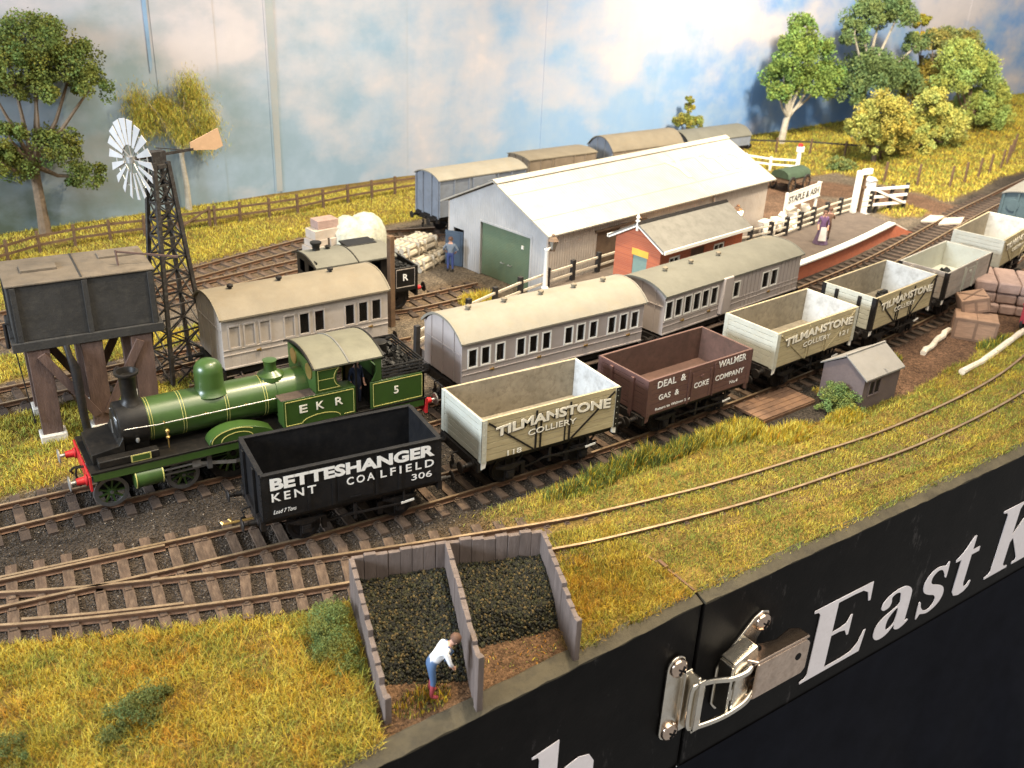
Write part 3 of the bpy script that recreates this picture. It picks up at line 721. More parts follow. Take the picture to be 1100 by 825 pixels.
def wagon(label, x, y, rz, L=5.03, W=2.44, zb=1.22, zt=2.62, wood='cream_planks', end='pale_end', inside='wagon_inside', planks=7, iron='black_iron', corner='pale_end', straps='black_iron', end_posts=None, metal=False, group='coal wagons in the front row', diag=True, feet='white_paint', posts=(-1,1), far_end=None):
    t = thing('coal_wagon', label, 'wagon', (x,y,0), rz, group)
    th = .085; H = zt-zb; ph = H/planks; z0 = zb
    # floor
    MB().bx(-L/2+.03, L/2-.03, -W/2+.03, W/2-.03, zb-.02, zb+.07).build('floor', inside, t)
    for s in (-1, 1):
        mb = MB()
        if metal:
            mb.bx(-L/2, L/2, s*W/2, s*(W/2-.05), z0, zt)
        else:
            for i in range(planks): mb.bx(-L/2, L/2, s*W/2, s*(W/2-.05), z0+i*ph+.007, z0+(i+1)*ph-(.007 if i < planks-1 else 0))
        mb.bx(-L/2+.004, L/2-.004, s*(W/2-.035), s*(W/2-th), z0+.004, zt-.003, 1)
        if metal: mb.bx(-L/2, L/2, s*(W/2+.035), s*(W/2-th-.02), zt, zt+.05)
        mb.build('side', [wood, inside], t, bevel=.008, smooth=0)
        mb = MB()
        for i in range(1 if metal else planks):
            hh = H if metal else ph
            mb.bx(s*L/2, s*(L/2-.05), -W/2+.055, W/2-.055, z0+i*hh+.007, z0+(i+1)*hh-(.007 if i < planks-1 and not metal else 0))
        mb.bx(s*(L/2-.035), s*(L/2-th), -W/2+th+.002, W/2-th-.002, z0+.004, zt-.004, 1)
        if metal: mb.bx(s*(L/2+.035), s*(L/2-th-.02), -W/2+th, W/2-th, zt+.001, zt+.051)
        mb.build('end', [end, far_end if s > 0 and far_end else inside], t, bevel=.008, smooth=0)
        for yy in (-.52, .52) if s in posts else (): MB().bx(s*(L/2+.002), s*(L/2+.085), yy-.07, yy+.07, zb-.22, zt-.02 if metal else zt-.1).build('end_post', end_posts or end, t, bevel=.01, smooth=0)
        for q in (-1, 1):   # corner plates
            mb = MB(); w = .17
            mb.bx(q*(L/2+.014), q*(L/2-w), s*(W/2+.012), s*(W/2+.001), zb-.02, zt-.01).bx(q*(L/2+.014), q*(L/2+.002), s*(W/2+.012), s*(W/2-w), zb-.02, zt-.012)
            for i in range(planks):
                mb.box((q*(L/2-w*.5), s*(W/2+.014), zb+(i+.5)*H/planks), (.03,.018,.03)); mb.box((q*(L/2+.016), s*(W/2-w*.5), zb+(i+.5)*H/planks), (.018,.03,.03))
            mb.build('corner_plate', corner, t, smooth=0)
        if not metal:
            yy = s*(W/2+.018)
            for xx in (-.62,.62):
                mb = MB().box((xx,yy,(zb+zt)/2-.06), (.06,.03,H-.08))
                for i in range(planks): mb.box((xx,yy+s*.016,zb+(i+.5)*ph), (.035,.02,.035))
                mb.build('side_knee', straps, t, smooth=0)
                MB().box((xx*.72,yy,(zb+zt)/2-.1), (.05,.03,H-.25)).build('door_hinge', straps, t, smooth=0)
            if diag:
                for q in (-1, 1): MB().bar((q*(L/2-.22),yy,zt-.12),(q*.70,yy,zb+.02),.025,.055).build('diagonal_strap', straps, t, smooth=0)
            d = MB().bx(-.46,.46, s*(W/2+.004), s*(W/2+.012), zb+.01, zb+H*.72)
            for i in range(1, 5): d.bx(-.46,.46, s*(W/2+.013), s*(W/2+.005), zb+i*ph-.006, zb+i*ph+.006, 1)
            dd = d.build('door', [wood, inside], t, smooth=0)
            MB().box((0,yy,zb+H*.69),(.16,.05,.05)).box((0,yy+s*.03,zb+H*.69),(.05,.05,.12)).build('latch', straps, dd, smooth=0)
        else:
            yy = s*(W/2+.012)
            for xx in (-1.3,-.62,.62,1.3): MB().box((xx,yy,(zb+zt)/2), (.08,.024,H-.05)).build('stanchion', wood, t, smooth=0)
            dd = MB().bx(-.5,.5, s*(W/2+.004), s*(W/2+.025), zb+.08, zt-.12).build('door', wood, t, bevel=.01, smooth=0)
            MB().box((0,yy+s*.016,zb+.14),(.3,.03,.05)).build('latch', wood, dd, smooth=0)
        if feet:
            for q in (-1, 1): MB().prism([(q*(L/2-.02),zb-.02),(q*(L/2-.20),zb-.02),(q*(L/2-.16),zb-.22),(q*(L/2-.02),zb-.26)], 'y', s*(W/2-.02), s*(W/2-.10)).build('corner_bracket', feet, t, smooth=0)
    MB().bx(-L/2, L/2, -W/2+.05, W/2-.05, zb-.08, zb-.021).build('underframe', iron, t)
    running_gear(t, 2.74 if L > 4.8 else 2.6, zb-.06, L, W)
    brake_lever(t, W, zb)
    return t
def dust(t, L, W, zb, m='coal', n=26):
    mb = MB()
    for i in range(n):
        q = rnd.uniform(.03,.10); mb.box((L/2-.3-abs(rnd.gauss(0,.35)), rnd.uniform(-W/2+.2,W/2-.2), zb+.07+q*.4), (q*1.4,q,q), 0, Euler((rnd.random()*3,rnd.random()*3,rnd.random()*3)).to_matrix())
    tag(mb.build('coal_crumbs', m, smooth=0), kind='stuff')
    o = COL.objects['coal_crumbs'] if False else mb
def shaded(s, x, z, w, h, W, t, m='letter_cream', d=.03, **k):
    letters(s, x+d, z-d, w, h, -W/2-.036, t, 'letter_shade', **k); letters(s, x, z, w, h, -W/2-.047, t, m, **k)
# the black steel wagon
B = wagon('black steel open wagon with bold white lettering in front of the green engine', -6.385, -.04, -.07, 5.09, 2.25, 1.12, 2.455, 'black_wagon', 'black_wagon', 'black_wagon', 8, metal=True, corner='black_wagon', end_posts='black_wagon', feet=None)
letters('BETTESHANGER', -2.32, 2.0, 4.66, .37, -2.25/2-.030, B, offset=.045, extrude=.003)
letters('KENT', -2.30, 1.66, 1.2, .25, -2.25/2-.030, B, offset=.016, spacing=1.4, extrude=.003)
letters('COA', -.25, 1.66, .80, .24, -2.25/2-.030, B, offset=.014, spacing=1.4, extrude=.003)
letters('LFIELD', .72, 1.66, 1.60, .24, -2.25/2-.030, B, offset=.014, spacing=1.4, extrude=.003)
letters('306', 1.64, 1.34, .62, .2, -2.25/2-.030, B, offset=.004, extrude=.003)
letters('Load 7 Tons', -2.28, 1.28, .62, .12, -2.25/2-.030, B, shear=.4, extrude=.003)
MB().tube([(0,0,0),(-.22,0,0),(-.55,.02,0),(-.8,.02,0)], .035, 6).tube([(-.55,.02,0),(-.62,.17,.02),(-.55,.19,.02)], .03, 6).tube([(-.8,.02,0),(-.84,.1,.03)], .035, 6).build('coupling_arm', 'brass', B, (-2.6,-.1,.62))
# first cream wagon
W1 = wagon('cream planked wagon', 0, 0, 0, corner='pale_end', posts=(1,), far_end='far_end_lit')
W1['label'] = 'cream planked wagon with black diagonal straps and pale corner plates, next to the black wagon'
MB().bx(2.53,2.535,-1.24,-1.0,1.2,2.6).bx(2.36,2.535,-1.242,-1.236,1.2,2.6).build('corner_plate', 'black_iron', W1, smooth=0)
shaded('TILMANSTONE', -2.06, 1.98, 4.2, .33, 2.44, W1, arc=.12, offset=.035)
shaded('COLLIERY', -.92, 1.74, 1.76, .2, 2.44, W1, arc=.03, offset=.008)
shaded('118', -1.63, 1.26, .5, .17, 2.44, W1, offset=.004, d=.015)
# brown wagon
WA = wagon('red-brown open wagon with small white lettering, between two cream wagons', 6.295, .424, .083, 5.06, 2.44, 1.09, 2.39, 'brown_wagon', 'brown_wagon', 'brown_inside', 7, corner='brown_wagon', straps='brown_wagon', end_posts='brown_wagon', diag=False, feet='brown_wagon')
for s, x, z, w, h in (('DEAL', -2.11, 2.03, .86, .24), ('&', -1.03, 2.03, .24, .24), ('WALMER', .80, 2.05, 1.42, .25), ('GAS', -2.0, 1.56, .55, .2), ('&', -1.25, 1.56, .2, .2), ('COKE', -.34, 1.57, .72, .2), ('COMPANY', .72, 1.57, 1.46, .2), ('No.4', 1.52, 1.27, .4, .12), ('Return to Walmer Station', -2.1, 1.2, 1.85, .1)):
    letters(s, x, z, w, h, -1.224-(.012 if s in ('COKE',) else 0), WA, offset=.012 if h > .15 else .002)
# second cream wagon
T2 = wagon('cream planked wagon with cream straps, behind the small brown hut', 12.674, 1.10, .116, straps='cream_planks', corner='pale_end', posts=(1,), far_end='far_end_lit')
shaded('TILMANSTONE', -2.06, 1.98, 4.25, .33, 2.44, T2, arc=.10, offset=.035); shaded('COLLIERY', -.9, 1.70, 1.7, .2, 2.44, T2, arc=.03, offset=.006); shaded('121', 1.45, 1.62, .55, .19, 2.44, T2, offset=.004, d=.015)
T3 = wagon('cream planked wagon with black corner plates and black end posts', 18.982, 2.066, .164, straps='black_iron', corner='black_iron', end_posts='black_iron', far_end='far_end_lit')
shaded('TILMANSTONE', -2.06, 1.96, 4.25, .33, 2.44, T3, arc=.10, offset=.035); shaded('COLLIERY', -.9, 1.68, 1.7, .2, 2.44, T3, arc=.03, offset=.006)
T4 = wagon('lower grey planked wagon with pale vertical straps and one black corner plate', 25.17, 3.26, .216, 4.92, 2.3, 1.11, 2.36, 'grey_planks', 'grey_planks', 'pale_end', 5, corner='black_iron', straps='pale_end', end_posts='grey_planks', diag=False)
T5 = wagon('pale tall open wagon farthest along the row, ahead of the teal vehicle', 31.38, 4.94, .269, straps='cream_planks', posts=(1,), far_end='far_end_lit')
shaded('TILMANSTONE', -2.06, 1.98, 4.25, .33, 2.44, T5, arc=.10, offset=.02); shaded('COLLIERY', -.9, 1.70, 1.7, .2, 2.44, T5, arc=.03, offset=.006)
# coal left in the wagons
def lump(label, x, y, z, r, k=9):
    mb = MB()
    for i in range(k):
        q = rnd.uniform(.3,.62)*r; mb.box((rnd.gauss(0,r*.5), rnd.gauss(0,r*.4), q*.4), (q*1.3,q,q), 0, Euler((rnd.random()*3,rnd.random()*3,rnd.random()*3)).to_matrix())
    tag(mb.build('coal_heap', 'coal', None, (x,y,z), smooth=0), label, 'coal')
lump('small black heap of coal inside the wagon with black corner plates', 20.4, 2.5, 1.3, .45)
lump('few black lumps of coal inside the lower grey wagon', 26.3, 3.75, 1.2, .38)

# ------------------------------------------------------------------ coaches
def arc_roof(W, ze, zp, over=.1, n=12, th=.07):
    a = [(-(W/2+over)+(W+2*over)*i/n) for i in range(n+1)]
    f = lambda y: ze+(zp-ze)*(1-(abs(y)/(W/2+over))**2.3)
    return [(y, f(y)) for y in a], f
def coach(label, x, y, rz, L, W, zb, ze, zp, wins, paint, roofm, vents, group=None, blind=(), battens=(), panel_end=True, lookout=None, extra=(), w2=None):
    t = thing('railway_coach', label, 'coach', (x,y,0), rz, group)
    prof, f = arc_roof(W, ze, zp)
    for s in (-1, 1):
        mb = MB().wall(-L/2, L/2, zb, ze+.02, s*(W/2)-(0 if s < 0 else .06), .06, wins)
        yy = s*(W/2+.012); wz0 = min(h[2] for h in wins)-.06
        mb.bx(-L/2, L/2, s*W/2, s*(W/2+.022), wz0-.03, wz0+.01).bx(-L/2, L/2, s*W/2, s*(W/2+.022), wz0-.22, wz0-.18).bx(-L/2, L/2, s*W/2, s*(W/2+.022), ze-.11, ze-.06).bx(-L/2, L/2, s*W/2, s*(W/2+.03), zb, zb+.06)
        for q in battens: mb.bx(q-.018, q+.018, s*W/2, s*(W/2+.02), zb+.061, ze-.111)
        mb.build('side', paint, t, bevel=.006, smooth=0)
        for i, h in enumerate(wins):
            fr = MB(); a, b, c, d = h
            for p in ((a-.05,a,c-.05,d+.05),(b,b+.05,c-.05,d+.05),(a,b,d,d+.05),(a,b,c-.05,c)): fr.bx(p[0], p[1], s*(W/2+.025), s*(W/2-.02), p[2], p[3])
            wo = fr.build('window', paint if w2 is None else w2, t, smooth=0)
            MB().bx(a+.002, b-.002, s*(W/2-.03), s*(W/2-.045), c+.002, d-.002).build('blind' if i in blind else 'pane', paint if i in blind else 'window_glass', wo, smooth=0)
            if i % 3 == 1 and len(wins) > 8 or (len(wins) <= 8 and i % 3 == 0):
                MB().box((b+.09, s*(W/2+.04), c-.24), (.13,.05,.035)).box((b+.16, s*(W/2+.05), c-.24), (.035,.035,.11)).build('door_handle', 'brass', t, smooth=0)
        for q in (-1, 1):
            pe = [(p[0]*W/(W+.2), p[1]-.06) for p in prof]
            if s < 0:
                MB().prism([(-W/2+.062, zb), (W/2-.062, zb)]+[(max(-W/2+.062, min(W/2-.062, p[0])), p[1]) for p in pe[::-1]], 'x', q*(L/2-.01), q*(L/2-.07)).build('end', paint, t, smooth=0)
    for q in (-1, 1):
        e = MB()
        for yy in (-W*.3, 0, W*.3): e.bx(q*(L/2-.009), q*(L/2+.02), yy-.02, yy+.02, zb, f(yy)-.1)
        e.bx(q*(L/2-.009), q*(L/2+.018), -W/2+.1, W/2-.1, ze-.5, ze-.46)
        e.build('end_panel', paint, t, smooth=0)
    n = len(prof)
    rf = MB().prism(prof+[(p[0], p[1]-.06) for p in prof[::-1]], 'x', -L/2-.08, L/2+.08)
    for q in (-L/2-.081, L/2+.03): rf.prism([(p[0]*1.012, p[1]+.018) for p in prof]+[(p[0]*.99, p[1]-.07) for p in prof[::-1]], 'x', q, q+.05)
    ro = rf.build('roof', roofm, t, smooth=40)
    for q in vents:
        MB().lathe([(.06,0),(.06,.07),(.11,.08),(.11,.15),(.04,.19)], (q, .05, f(0)-.01), 'z', 12).build('ventilator', 'roof_tan' if roofm != 'roof_tan' else 'black_iron', ro)
    ins = MB().bx(-L/2+.08, L/2-.08, -W/2+.08, W/2-.08, zb-.02, zb+.06).bx(-L/2+.08, L/2-.08, -.03, .03, zb, ze)
    for i in range(1, 5): ins.bx(-L/2+L*i/5-.03, -L/2+L*i/5+.03, -W/2+.08, W/2-.08, zb+.06, ze)
    ins.build('interior', 'interior_brown', t, smooth=0)
    MB().bx(-L/2+.1, L/2-.1, -W/2+.12, W/2-.12, zb-.30, zb-.021).build('underframe', 'black_iron', t)
    for s in (-1, 1):
        fb = MB().bx(-L/2+.3, L/2-.3, s*(W/2-.05), s*(W/2+.16), zb-.38, zb-.34)
        for q in np.linspace(-L/2+.6, L/2-.6, 6): fb.bar((q, s*(W/2-.2), zb-.2), (q, s*(W/2+.05), zb-.34), .05, .04)
        fb.build('footboard', 'sleeper_dark', t, smooth=0)
    running_gear(t, L*.58, zb-.1, L, W, r=.5)
    return t
def w(a, b, c=1.98, d=2.60): return (a, b, c, d)
CG = 'pale coaches on the platform line'
c1w = [w(a, a+.31) for a in (-3.76,-3.24,-2.64,-1.78,-1.24,-.67,.32,.87,1.46,2.33,2.90,3.45)]
coach('pale coach', 3.34, 4.75, .046, 8.08, 2.48, 1.33, 2.92, 3.5, c1w, 'coach_cream', 'roof_cream', (-3,-1.5,.1,1.6,3.0), CG, w2='white_paint')['label'] = 'pale coach with cream roof and twelve narrow windows, right behind the green engine'
c2w = [w(a, a+.36, 1.97, 2.66) for a in (-4.47,-3.9,-3.34,-2.79,-2.24,-1.68)]+[w(-.2,.16,1.95,2.58), w(1.80,2.22,1.93,2.6), w(2.42,2.84,1.93,2.6)]
c2 = coach('pale brake coach with grey roof and boarded right half, standing by the red brick building', 12.79, 5.68, .164, 9.14, 2.45, 1.33, 2.96, 3.34, c2w, 'coach_cream', 'roof_grey', (-3.2,-1.6,0.2), CG, battens=(.45,.72,.99,1.26,1.53,3.1,3.37,3.64,3.91,4.18), w2='white_paint')
MB().prism([(-1.15,-1.22),(-1.04,-1.38),(-.5,-1.38),(-.38,-1.22)], 'z', 1.42, 2.98).build('guard_lookout', 'coach_cream', c2, bevel=.03)
c3w = [w(a, a+.34, 1.98, 2.74) for a in (-2.90,-2.36,-1.80,-.90,-.34,.24,1.44,1.98,2.52)]
coach('old tan coach with sandy roof and some boarded windows, behind the green engine', -4.03, 9.82, .046, 6.33, 2.56, 1.2, 3.08, 3.62, c3w, 'coach_tan', 'roof_tan', (-2.3,-.5,1.5), None, blind=(0,1,2,3))

# ------------------------------------------------------------------ the green tank engine
def green_engine():
    t = thing('steam_locomotive', 'lined green tank engine with black chimney and bright green dome', 'locomotive', (-7.3,4.22,0), 0)
    G, K = 'loco_green', 'loco_black'; zc, rb = 2.13, .64
    MB().bx(-5.2,5.2,-1.2,1.2,1.36,1.43).build('running_plate', K, t, bevel=.01)
    for s in (-1, 1):
        MB().bx(-5.15,5.1,s*1.19,s*1.13,1.13,1.357).build('valance', G, t, bevel=.01)
        MB().bx(-5.0,5.0,s*.62,s*.55,.55,1.35).build('frame', K, t, smooth=0)
    bb = MB().bx(-5.26,-5.20,-1.2,1.2,.86,1.34).build('buffer_beam', 'red_paint', t, bevel=.01)
    MB().bx(5.15,5.24,-1.2,1.2,.82,1.36).build('buffer_beam', 'red_paint', t, bevel=.01)
    for q, sx in ((-5.28,-1), (5.24,1)):
        for y in (-.86,.86):
            b = MB().lathe([(.17,0),(.17,.04),(.12,.06),(.10,.28)], (0,0,0), 'x', 18).build('buffer', 'red_paint', t, (q,y,1.08), (0,0,0 if sx > 0 else PI))
            MB().lathe([(.05,.28),(.05,.42),(.2,.43),(.22,.46),(.15,.48)], (0,0,0), 'x', 18).build('buffer_head', 'steel_grey', b)
        MB().tube([(q,0,1.08),(q+sx*.2,0,1.08),(q+sx*.3,0,1.0),(q+sx*.24,0,.9)], .035, 6).build('coupling', K, t)
    MB().tube([(-5.24,-.45,1.3),(-5.45,-.45,1.3),(-5.5,-.45,1.1),(-5.42,-.45,.7)], .035, 6).build('brake_hose', K, t)
    # front casing, smokebox and boiler
    MB().prism([(-5.05,1.431),(-5.05,1.75),(-4.3,1.86),(-4.16,2.1),(-4.16,1.431)], 'y', -.78, .78).build('front_casing', K, t, bevel=.02)
    for s in (-1, 1):
        MB().bx(-4.95,-3.3,s*1.1,s*.785,1.431,1.66).build('sandbox', K, t, bevel=.03)
        MB().bx(-4.05,-3.58,s*1.118,s*1.102,1.47,1.63).bx(-4.09,-3.54,s*1.112,s*1.101,1.44,1.66,1).build('lined_panel', [G,'lining'], t, smooth=0)
    MB().lathe([(.3,-4.25),(rb+.02,-4.2),(rb+.05,-4.15),(rb+.05,-3.42),(rb+.01,-3.40)], (0,0,zc), 'x', 36).bx(-4.1,-3.45,-.55,.55,1.431,2.0).build('smokebox', K, t)
    d = MB().lathe([(.46,-4.27),(.5,-4.22)], (0,0,zc), 'x', 28).build('smokebox_door', K, t); MB().bar((-4.3,-.02,zc-.2),(-4.3,.02,zc+.2),.03,.05).build('handle', 'steel_grey', d)
    bo = MB().lathe([(rb,-3.40),(rb,.42)], (0,0,zc), 'x', 40).build('boiler', G, t)
    for q in (-3.36,-3.29,-2.44,-2.36,-1.17,-1.09,.01,.09): MB().lathe([(rb+.001,q-.007),(rb+.006,q-.005),(rb+.006,q+.005),(rb+.001,q+.007)], (0,0,zc), 'x', 40).build('boiler_band', 'lining', bo)
    MB().lathe([(rb+.03,.42),(rb+.03,1.45)], (0,0,zc), 'x', 40).bx(.42,1.45,-.62,.62,1.5,2.13).build('firebox', G, t)
    MB().lathe([(.36,2.70),(.30,2.80),(.235,2.88),(.215,3.0),(.235,3.55),(.26,3.62),(.34,3.68),(.34,3.74),(.27,3.75),(.22,3.6)], (-3.72,0,0), 'z', 28).build('chimney', K, t)
    MB().lathe([(.56,2.62),(.45,2.74),(.42,2.85),(.42,3.30),(.40,3.42),(.33,3.55),(.2,3.63),(.02,3.66)], (-1.45,0,0), 'z', 32).build('dome', G, t)
    sv = MB().lathe([(.42,2.66),(.40,2.80),(.30,2.86),(.20,2.93),(.18,3.05),(.20,3.22),(.22,3.25),(.15,3.26)], (.42,0,0), 'z', 28).build('safety_valve', G, t)
    for s in (-1, 1):
        MB().tube([(-4.25,s*.3,zc+.42),(-4.1,s*(rb+.02),zc+.14),(-3.2,s*(rb+.09),zc+.12),(1.4,s*(rb+.09),zc+.16)], .018, 6).build('handrail', 'steel_grey', t)
        for q in (-3.0,-1.8,-.6,.35): MB().box((q,s*(rb+.05),zc+.13),(.03,.12,.03)).build('handrail_knob', 'brass', t, smooth=0)
        MB().lathe([(.05,0),(.06,.05),(.03,.08),(.03,.18),(.06,.2),(.06,.26),(.03,.3)], (-2.95,s*(rb+.08),zc-.38), 'z', 10).tube([(-2.95,s*(rb+.08),zc-.36),(-2.95,s*(rb+.06),zc-.7)], .02, 6).build('clack_valve', 'brass', t)
        MB().lathe([(.04,0),(.06,.06),(.04,.12)], (-3.78,s*(rb+.08),zc-.3), 'z', 8).build('lamp_bracket', 'steel_grey', t)
        # coupled splasher with its curved top, wheel arch below
        pts = [(-1.92,1.431)]+[(-1.12-.80*math.cos(PI*i/16), 1.431+.42*math.sin(PI*i/16)) for i in range(1, 9)]+[(-.85,1.83),(-.5,1.74),(-.2,1.62),(.0,1.50),(.03,1.431)]
        sp = MB().prism(pts, 'y', s*1.17, s*.70).build('splasher', G, t, bevel=.01, smooth=40)
        def band(rr, z0, x0, n=20, a0=0, a1=PI, w_=.022, sq=1):
            mb = MB(); P = [(x0-rr*math.cos(a0+(a1-a0)*i/n), s*1.176, z0+sq*rr*math.sin(a0+(a1-a0)*i/n)) for i in range(n+1)]
            for p, q in zip(P, P[1:]): mb.bar(p, q, .012, w_)
            return mb
        band(.72, 1.46, -1.12, sq=.50, a1=PI*.75).build('lining', 'lining', sp, smooth=0); band(.48, 1.445, -1.08, sq=.50).build('lining', 'lining', sp, smooth=0)
        # side tank, cab side and bunker
        tk = MB()
        arch = [(1.55-.62*math.cos(PI*i/14), 1.431+.20*math.sin(PI*i/14)) for i in range(15)]
        MB().prism([(.35,1.431),(.35,2.36),(2.70,2.36),(2.70,1.431)], 'y', s*1.19, s*.66).build('side_tank', G, t, bevel=.012)
        ln = MB(); yy = s*1.194
        for p, q in (((.42,1.5),(.42,2.29)),((.42,2.29),(2.63,2.29)),((2.63,2.29),(2.63,1.5)),((2.63,1.5),(2.3,1.5)),((.42,1.5),(.9,1.5))): ln.bar((p[0],yy,p[1]),(q[0],yy,q[1]),.012,.024)
        for p, q in zip(arch, arch[1:]): ln.bar((p[0],yy,p[1]+.06),(q[0],yy,q[1]+.06),.012,.024)
        ln.build('tank_lining', 'lining', t, smooth=0)
        MB().bx(.30,1.40,s*1.18,s*.70,2.361,2.375).build('tank_top', 'sleeper_dark', t)
        # cab side: panel with a concave trailing edge
        cut = [(2.28-.20*math.sin(PI*i/10), 2.40+.80*i/10) for i in range(11)]
        MB().prism([(1.42,2.362)]+[(2.28,2.362)]+cut+[(2.28,3.25),(1.42,3.25)], 'y', s*1.18, s*1.13).build('cab_side', G, t, smooth=0)
        cl = MB(); yy = s*1.184
        P = [(1.5,2.47),(1.5,3.12),(2.2,3.12)]+[(a-.07,b) for a, b in cut[8:1:-1]]+[(2.2,2.47),(1.5,2.47)]
        for p, q in zip(P, P[1:]): cl.bar((p[0],yy,p[1]),(q[0],yy,q[1]),.012,.022)
        cl.bar((1.5,yy,2.8),(2.02,yy,2.8),.012,.016); cl.build('cab_lining', 'lining', t, smooth=0)
        MB().bx(2.72,2.78,s*1.17,s*1.12,1.43,3.2).build('door_pillar', K, t, smooth=0)
        cut2 = [(3.27+.16*math.sin(PI*i/10), 2.40+.80*i/10) for i in range(11)]
        MB().prism([(3.6,2.40),(3.6,3.22)]+[(3.27,3.22)]+cut2[::-1], 'y', s*1.18, s*1.13).build('cab_side', G, t, smooth=0)
        MB().prism([(3.22,1.431),(3.22,2.36),(5.10,2.36),(5.10,1.431)], 'y', s*1.19, s*1.11).build('bunker_side', G, t, bevel=.01)
        bl = MB(); yy = s*1.194
        for p, q in (((3.30,1.5),(3.30,2.29)),((3.30,2.29),(5.02,2.29)),((5.02,2.29),(5.02,1.5)),((5.02,1.5),(3.30,1.5))): bl.bar((p[0],yy,p[1]),(q[0],yy,q[1]),.012,.024)
        bl.build('bunker_lining', 'lining', t, smooth=0)
        rl = MB()
        for i in range(4): rl.tube([(3.62,s*1.15,2.44+i*.11),(5.05,s*1.15,2.44+i*.11)], .035, 6)
        rl.build('coal_rail', K, t)
    MB().bx(3.3,5.02,-1.1,1.1,1.44,2.30).bx(5.02,5.11,-1.19,1.19,1.431,2.362).build('bunker', K, t, smooth=0)
    e = MB()
    for i in range(4): e.tube([(5.08,-1.15,2.44+i*.11),(5.08,1.15,2.44+i*.11)], .035, 6)
    e.build('coal_rail', K, t)
    c = MB()
    for i in range(90):
        q = rnd.uniform(.10,.24); c.box((rnd.uniform(3.7,4.95), rnd.uniform(-1,1), 2.32+rnd.uniform(0,.28)), (q,q*.8,q*.7), 0, Euler((rnd.random()*3,rnd.random()*3,rnd.random()*3)).to_matrix())
    c.build('coal_load', 'coal', t, smooth=0)
    MB().lathe([(.27,2.5),(.27,2.86),(.22,2.88)], (4.35,.62,0), 'z', 20).build('water_filler', K, t)
    # cab front and rear sheets with round spectacles, roof
    for xx in (1.42, 3.54): MB().wall(-1.13,1.13,1.5,3.22,xx,.05,[(-.85,-.45,2.75,3.1),(.45,.85,2.75,3.1)],0,'y').build('cab_sheet', G, t, smooth=0)
    for xx in (1.41,):
        for s in (-1, 1): MB().lathe([(.2,0),(.26,0),(.26,.03),(.2,.03)], (xx-.02,s*.65,2.93), 'x', 20).build('spectacle_ring', 'brass', t)
    n = 14; W_ = 2.5; pr = [(-W_/2+W_*i/n, 3.24+.30*(1-(2*i/n-1)**2)) for i in range(n+1)]
    rf = MB().prism(pr+[(p[0], p[1]-.05) for p in pr[::-1]], 'x', 1.32, 3.66).build('cab_roof', 'loco_roof', t, smooth=50)
    for q in (1.31, 2.47, 3.62):
        MB().prism([(p[0]*1.004, p[1]+.025) for p in pr]+[(p[0]*.995, p[1]-.055) for p in pr[::-1]], 'x', q, q+.05).build('roof_rib', K if q != 2.47 else 'slate', rf)
    MB().bx(1.5,3.5,-1.05,1.05,1.44,1.5).bx(1.5,1.62,-.6,.6,1.5,2.7).build('cab_floor', K, t, smooth=0)
    # cylinders, rods, wheels
    for s in (-1, 1):
        cy = MB().lathe([(.2,-.42),(.30,-.40),(.31,-.36),(.31,.36),(.30,.40),(.2,.42)], (-3.68,s*.98,.86), 'x', 24).build('cylinder', G, t)
        for q in (-.37,.37): MB().lathe([(.312,q-.014),(.32,q-.012),(.32,q+.012),(.312,q+.014)], (-3.68,s*.98,.86), 'x', 24).build('cylinder_band', 'lining', cy)
        MB().bx(-3.26,-1.9,s*1.0,s*.94,.99,1.04).bx(-3.26,-1.9,s*1.0,s*.94,.70,.75).bx(-2.0,-1.86,s*1.05,s*.85,.62,1.13).build('slide_bar', 'tyre_steel', t, smooth=0)
        MB().tube([(-3.26,s*.97,.87),(-2.3,s*.97,.87)], .04, 8).box((-2.3,s*.97,.87),(.25,.1,.22)).bar((-2.3,s*.99,.87),(-1.15,s*.99,.62),.05,.1).build('piston_rod', 'steel_grey', t, smooth=0)
        MB().bar((-1.15,s*.93,.60),(1.35,s*.93,.60),.05,.11).build('coupling_rod', 'tyre_steel', t, smooth=0)
        for xx, r, n, nm in ((-4.68,.46,9,'bogie_wheel'), (-2.66,.46,9,'bogie_wheel'), (-1.15,.80,16,'driving_wheel'), (1.35,.80,16,'driving_wheel'), (3.95,.52,10,'trailing_wheel')):
            link(nm, wheel_mesh(r, G, n, 'tyre_steel' if r < .6 else 'loco_black'), t, (xx, s*.70, r), (0,0,0 if s < 0 else PI))
        MB().bx(-4.9,-2.4,s*.52,s*.45,.35,.75).build('bogie_frame', K, t, smooth=0)
        for q in (2.76,): MB().bx(q,q+.4,s*1.15,s*.9,.9,.95).bx(q,q+.4,s*1.15,s*.9,.5,.55).bx(q,q+.03,s*1.15,s*1.12,.5,1.3).build('cab_step', K, t, smooth=0)
    for s, x_ in (('E', .86), ('K', 1.40), ('R', 2.02)): letters(s, x_, 1.85, .25, .26, -1.196, t, 'letter_cream', offset=.012)
    letters('5', 4.02, 1.80, .16, .26, -1.196, t, 'letter_cream', offset=.012)
    return t
green_engine()
# crew figure hinted in the cab is part of the scene: built with the other people below

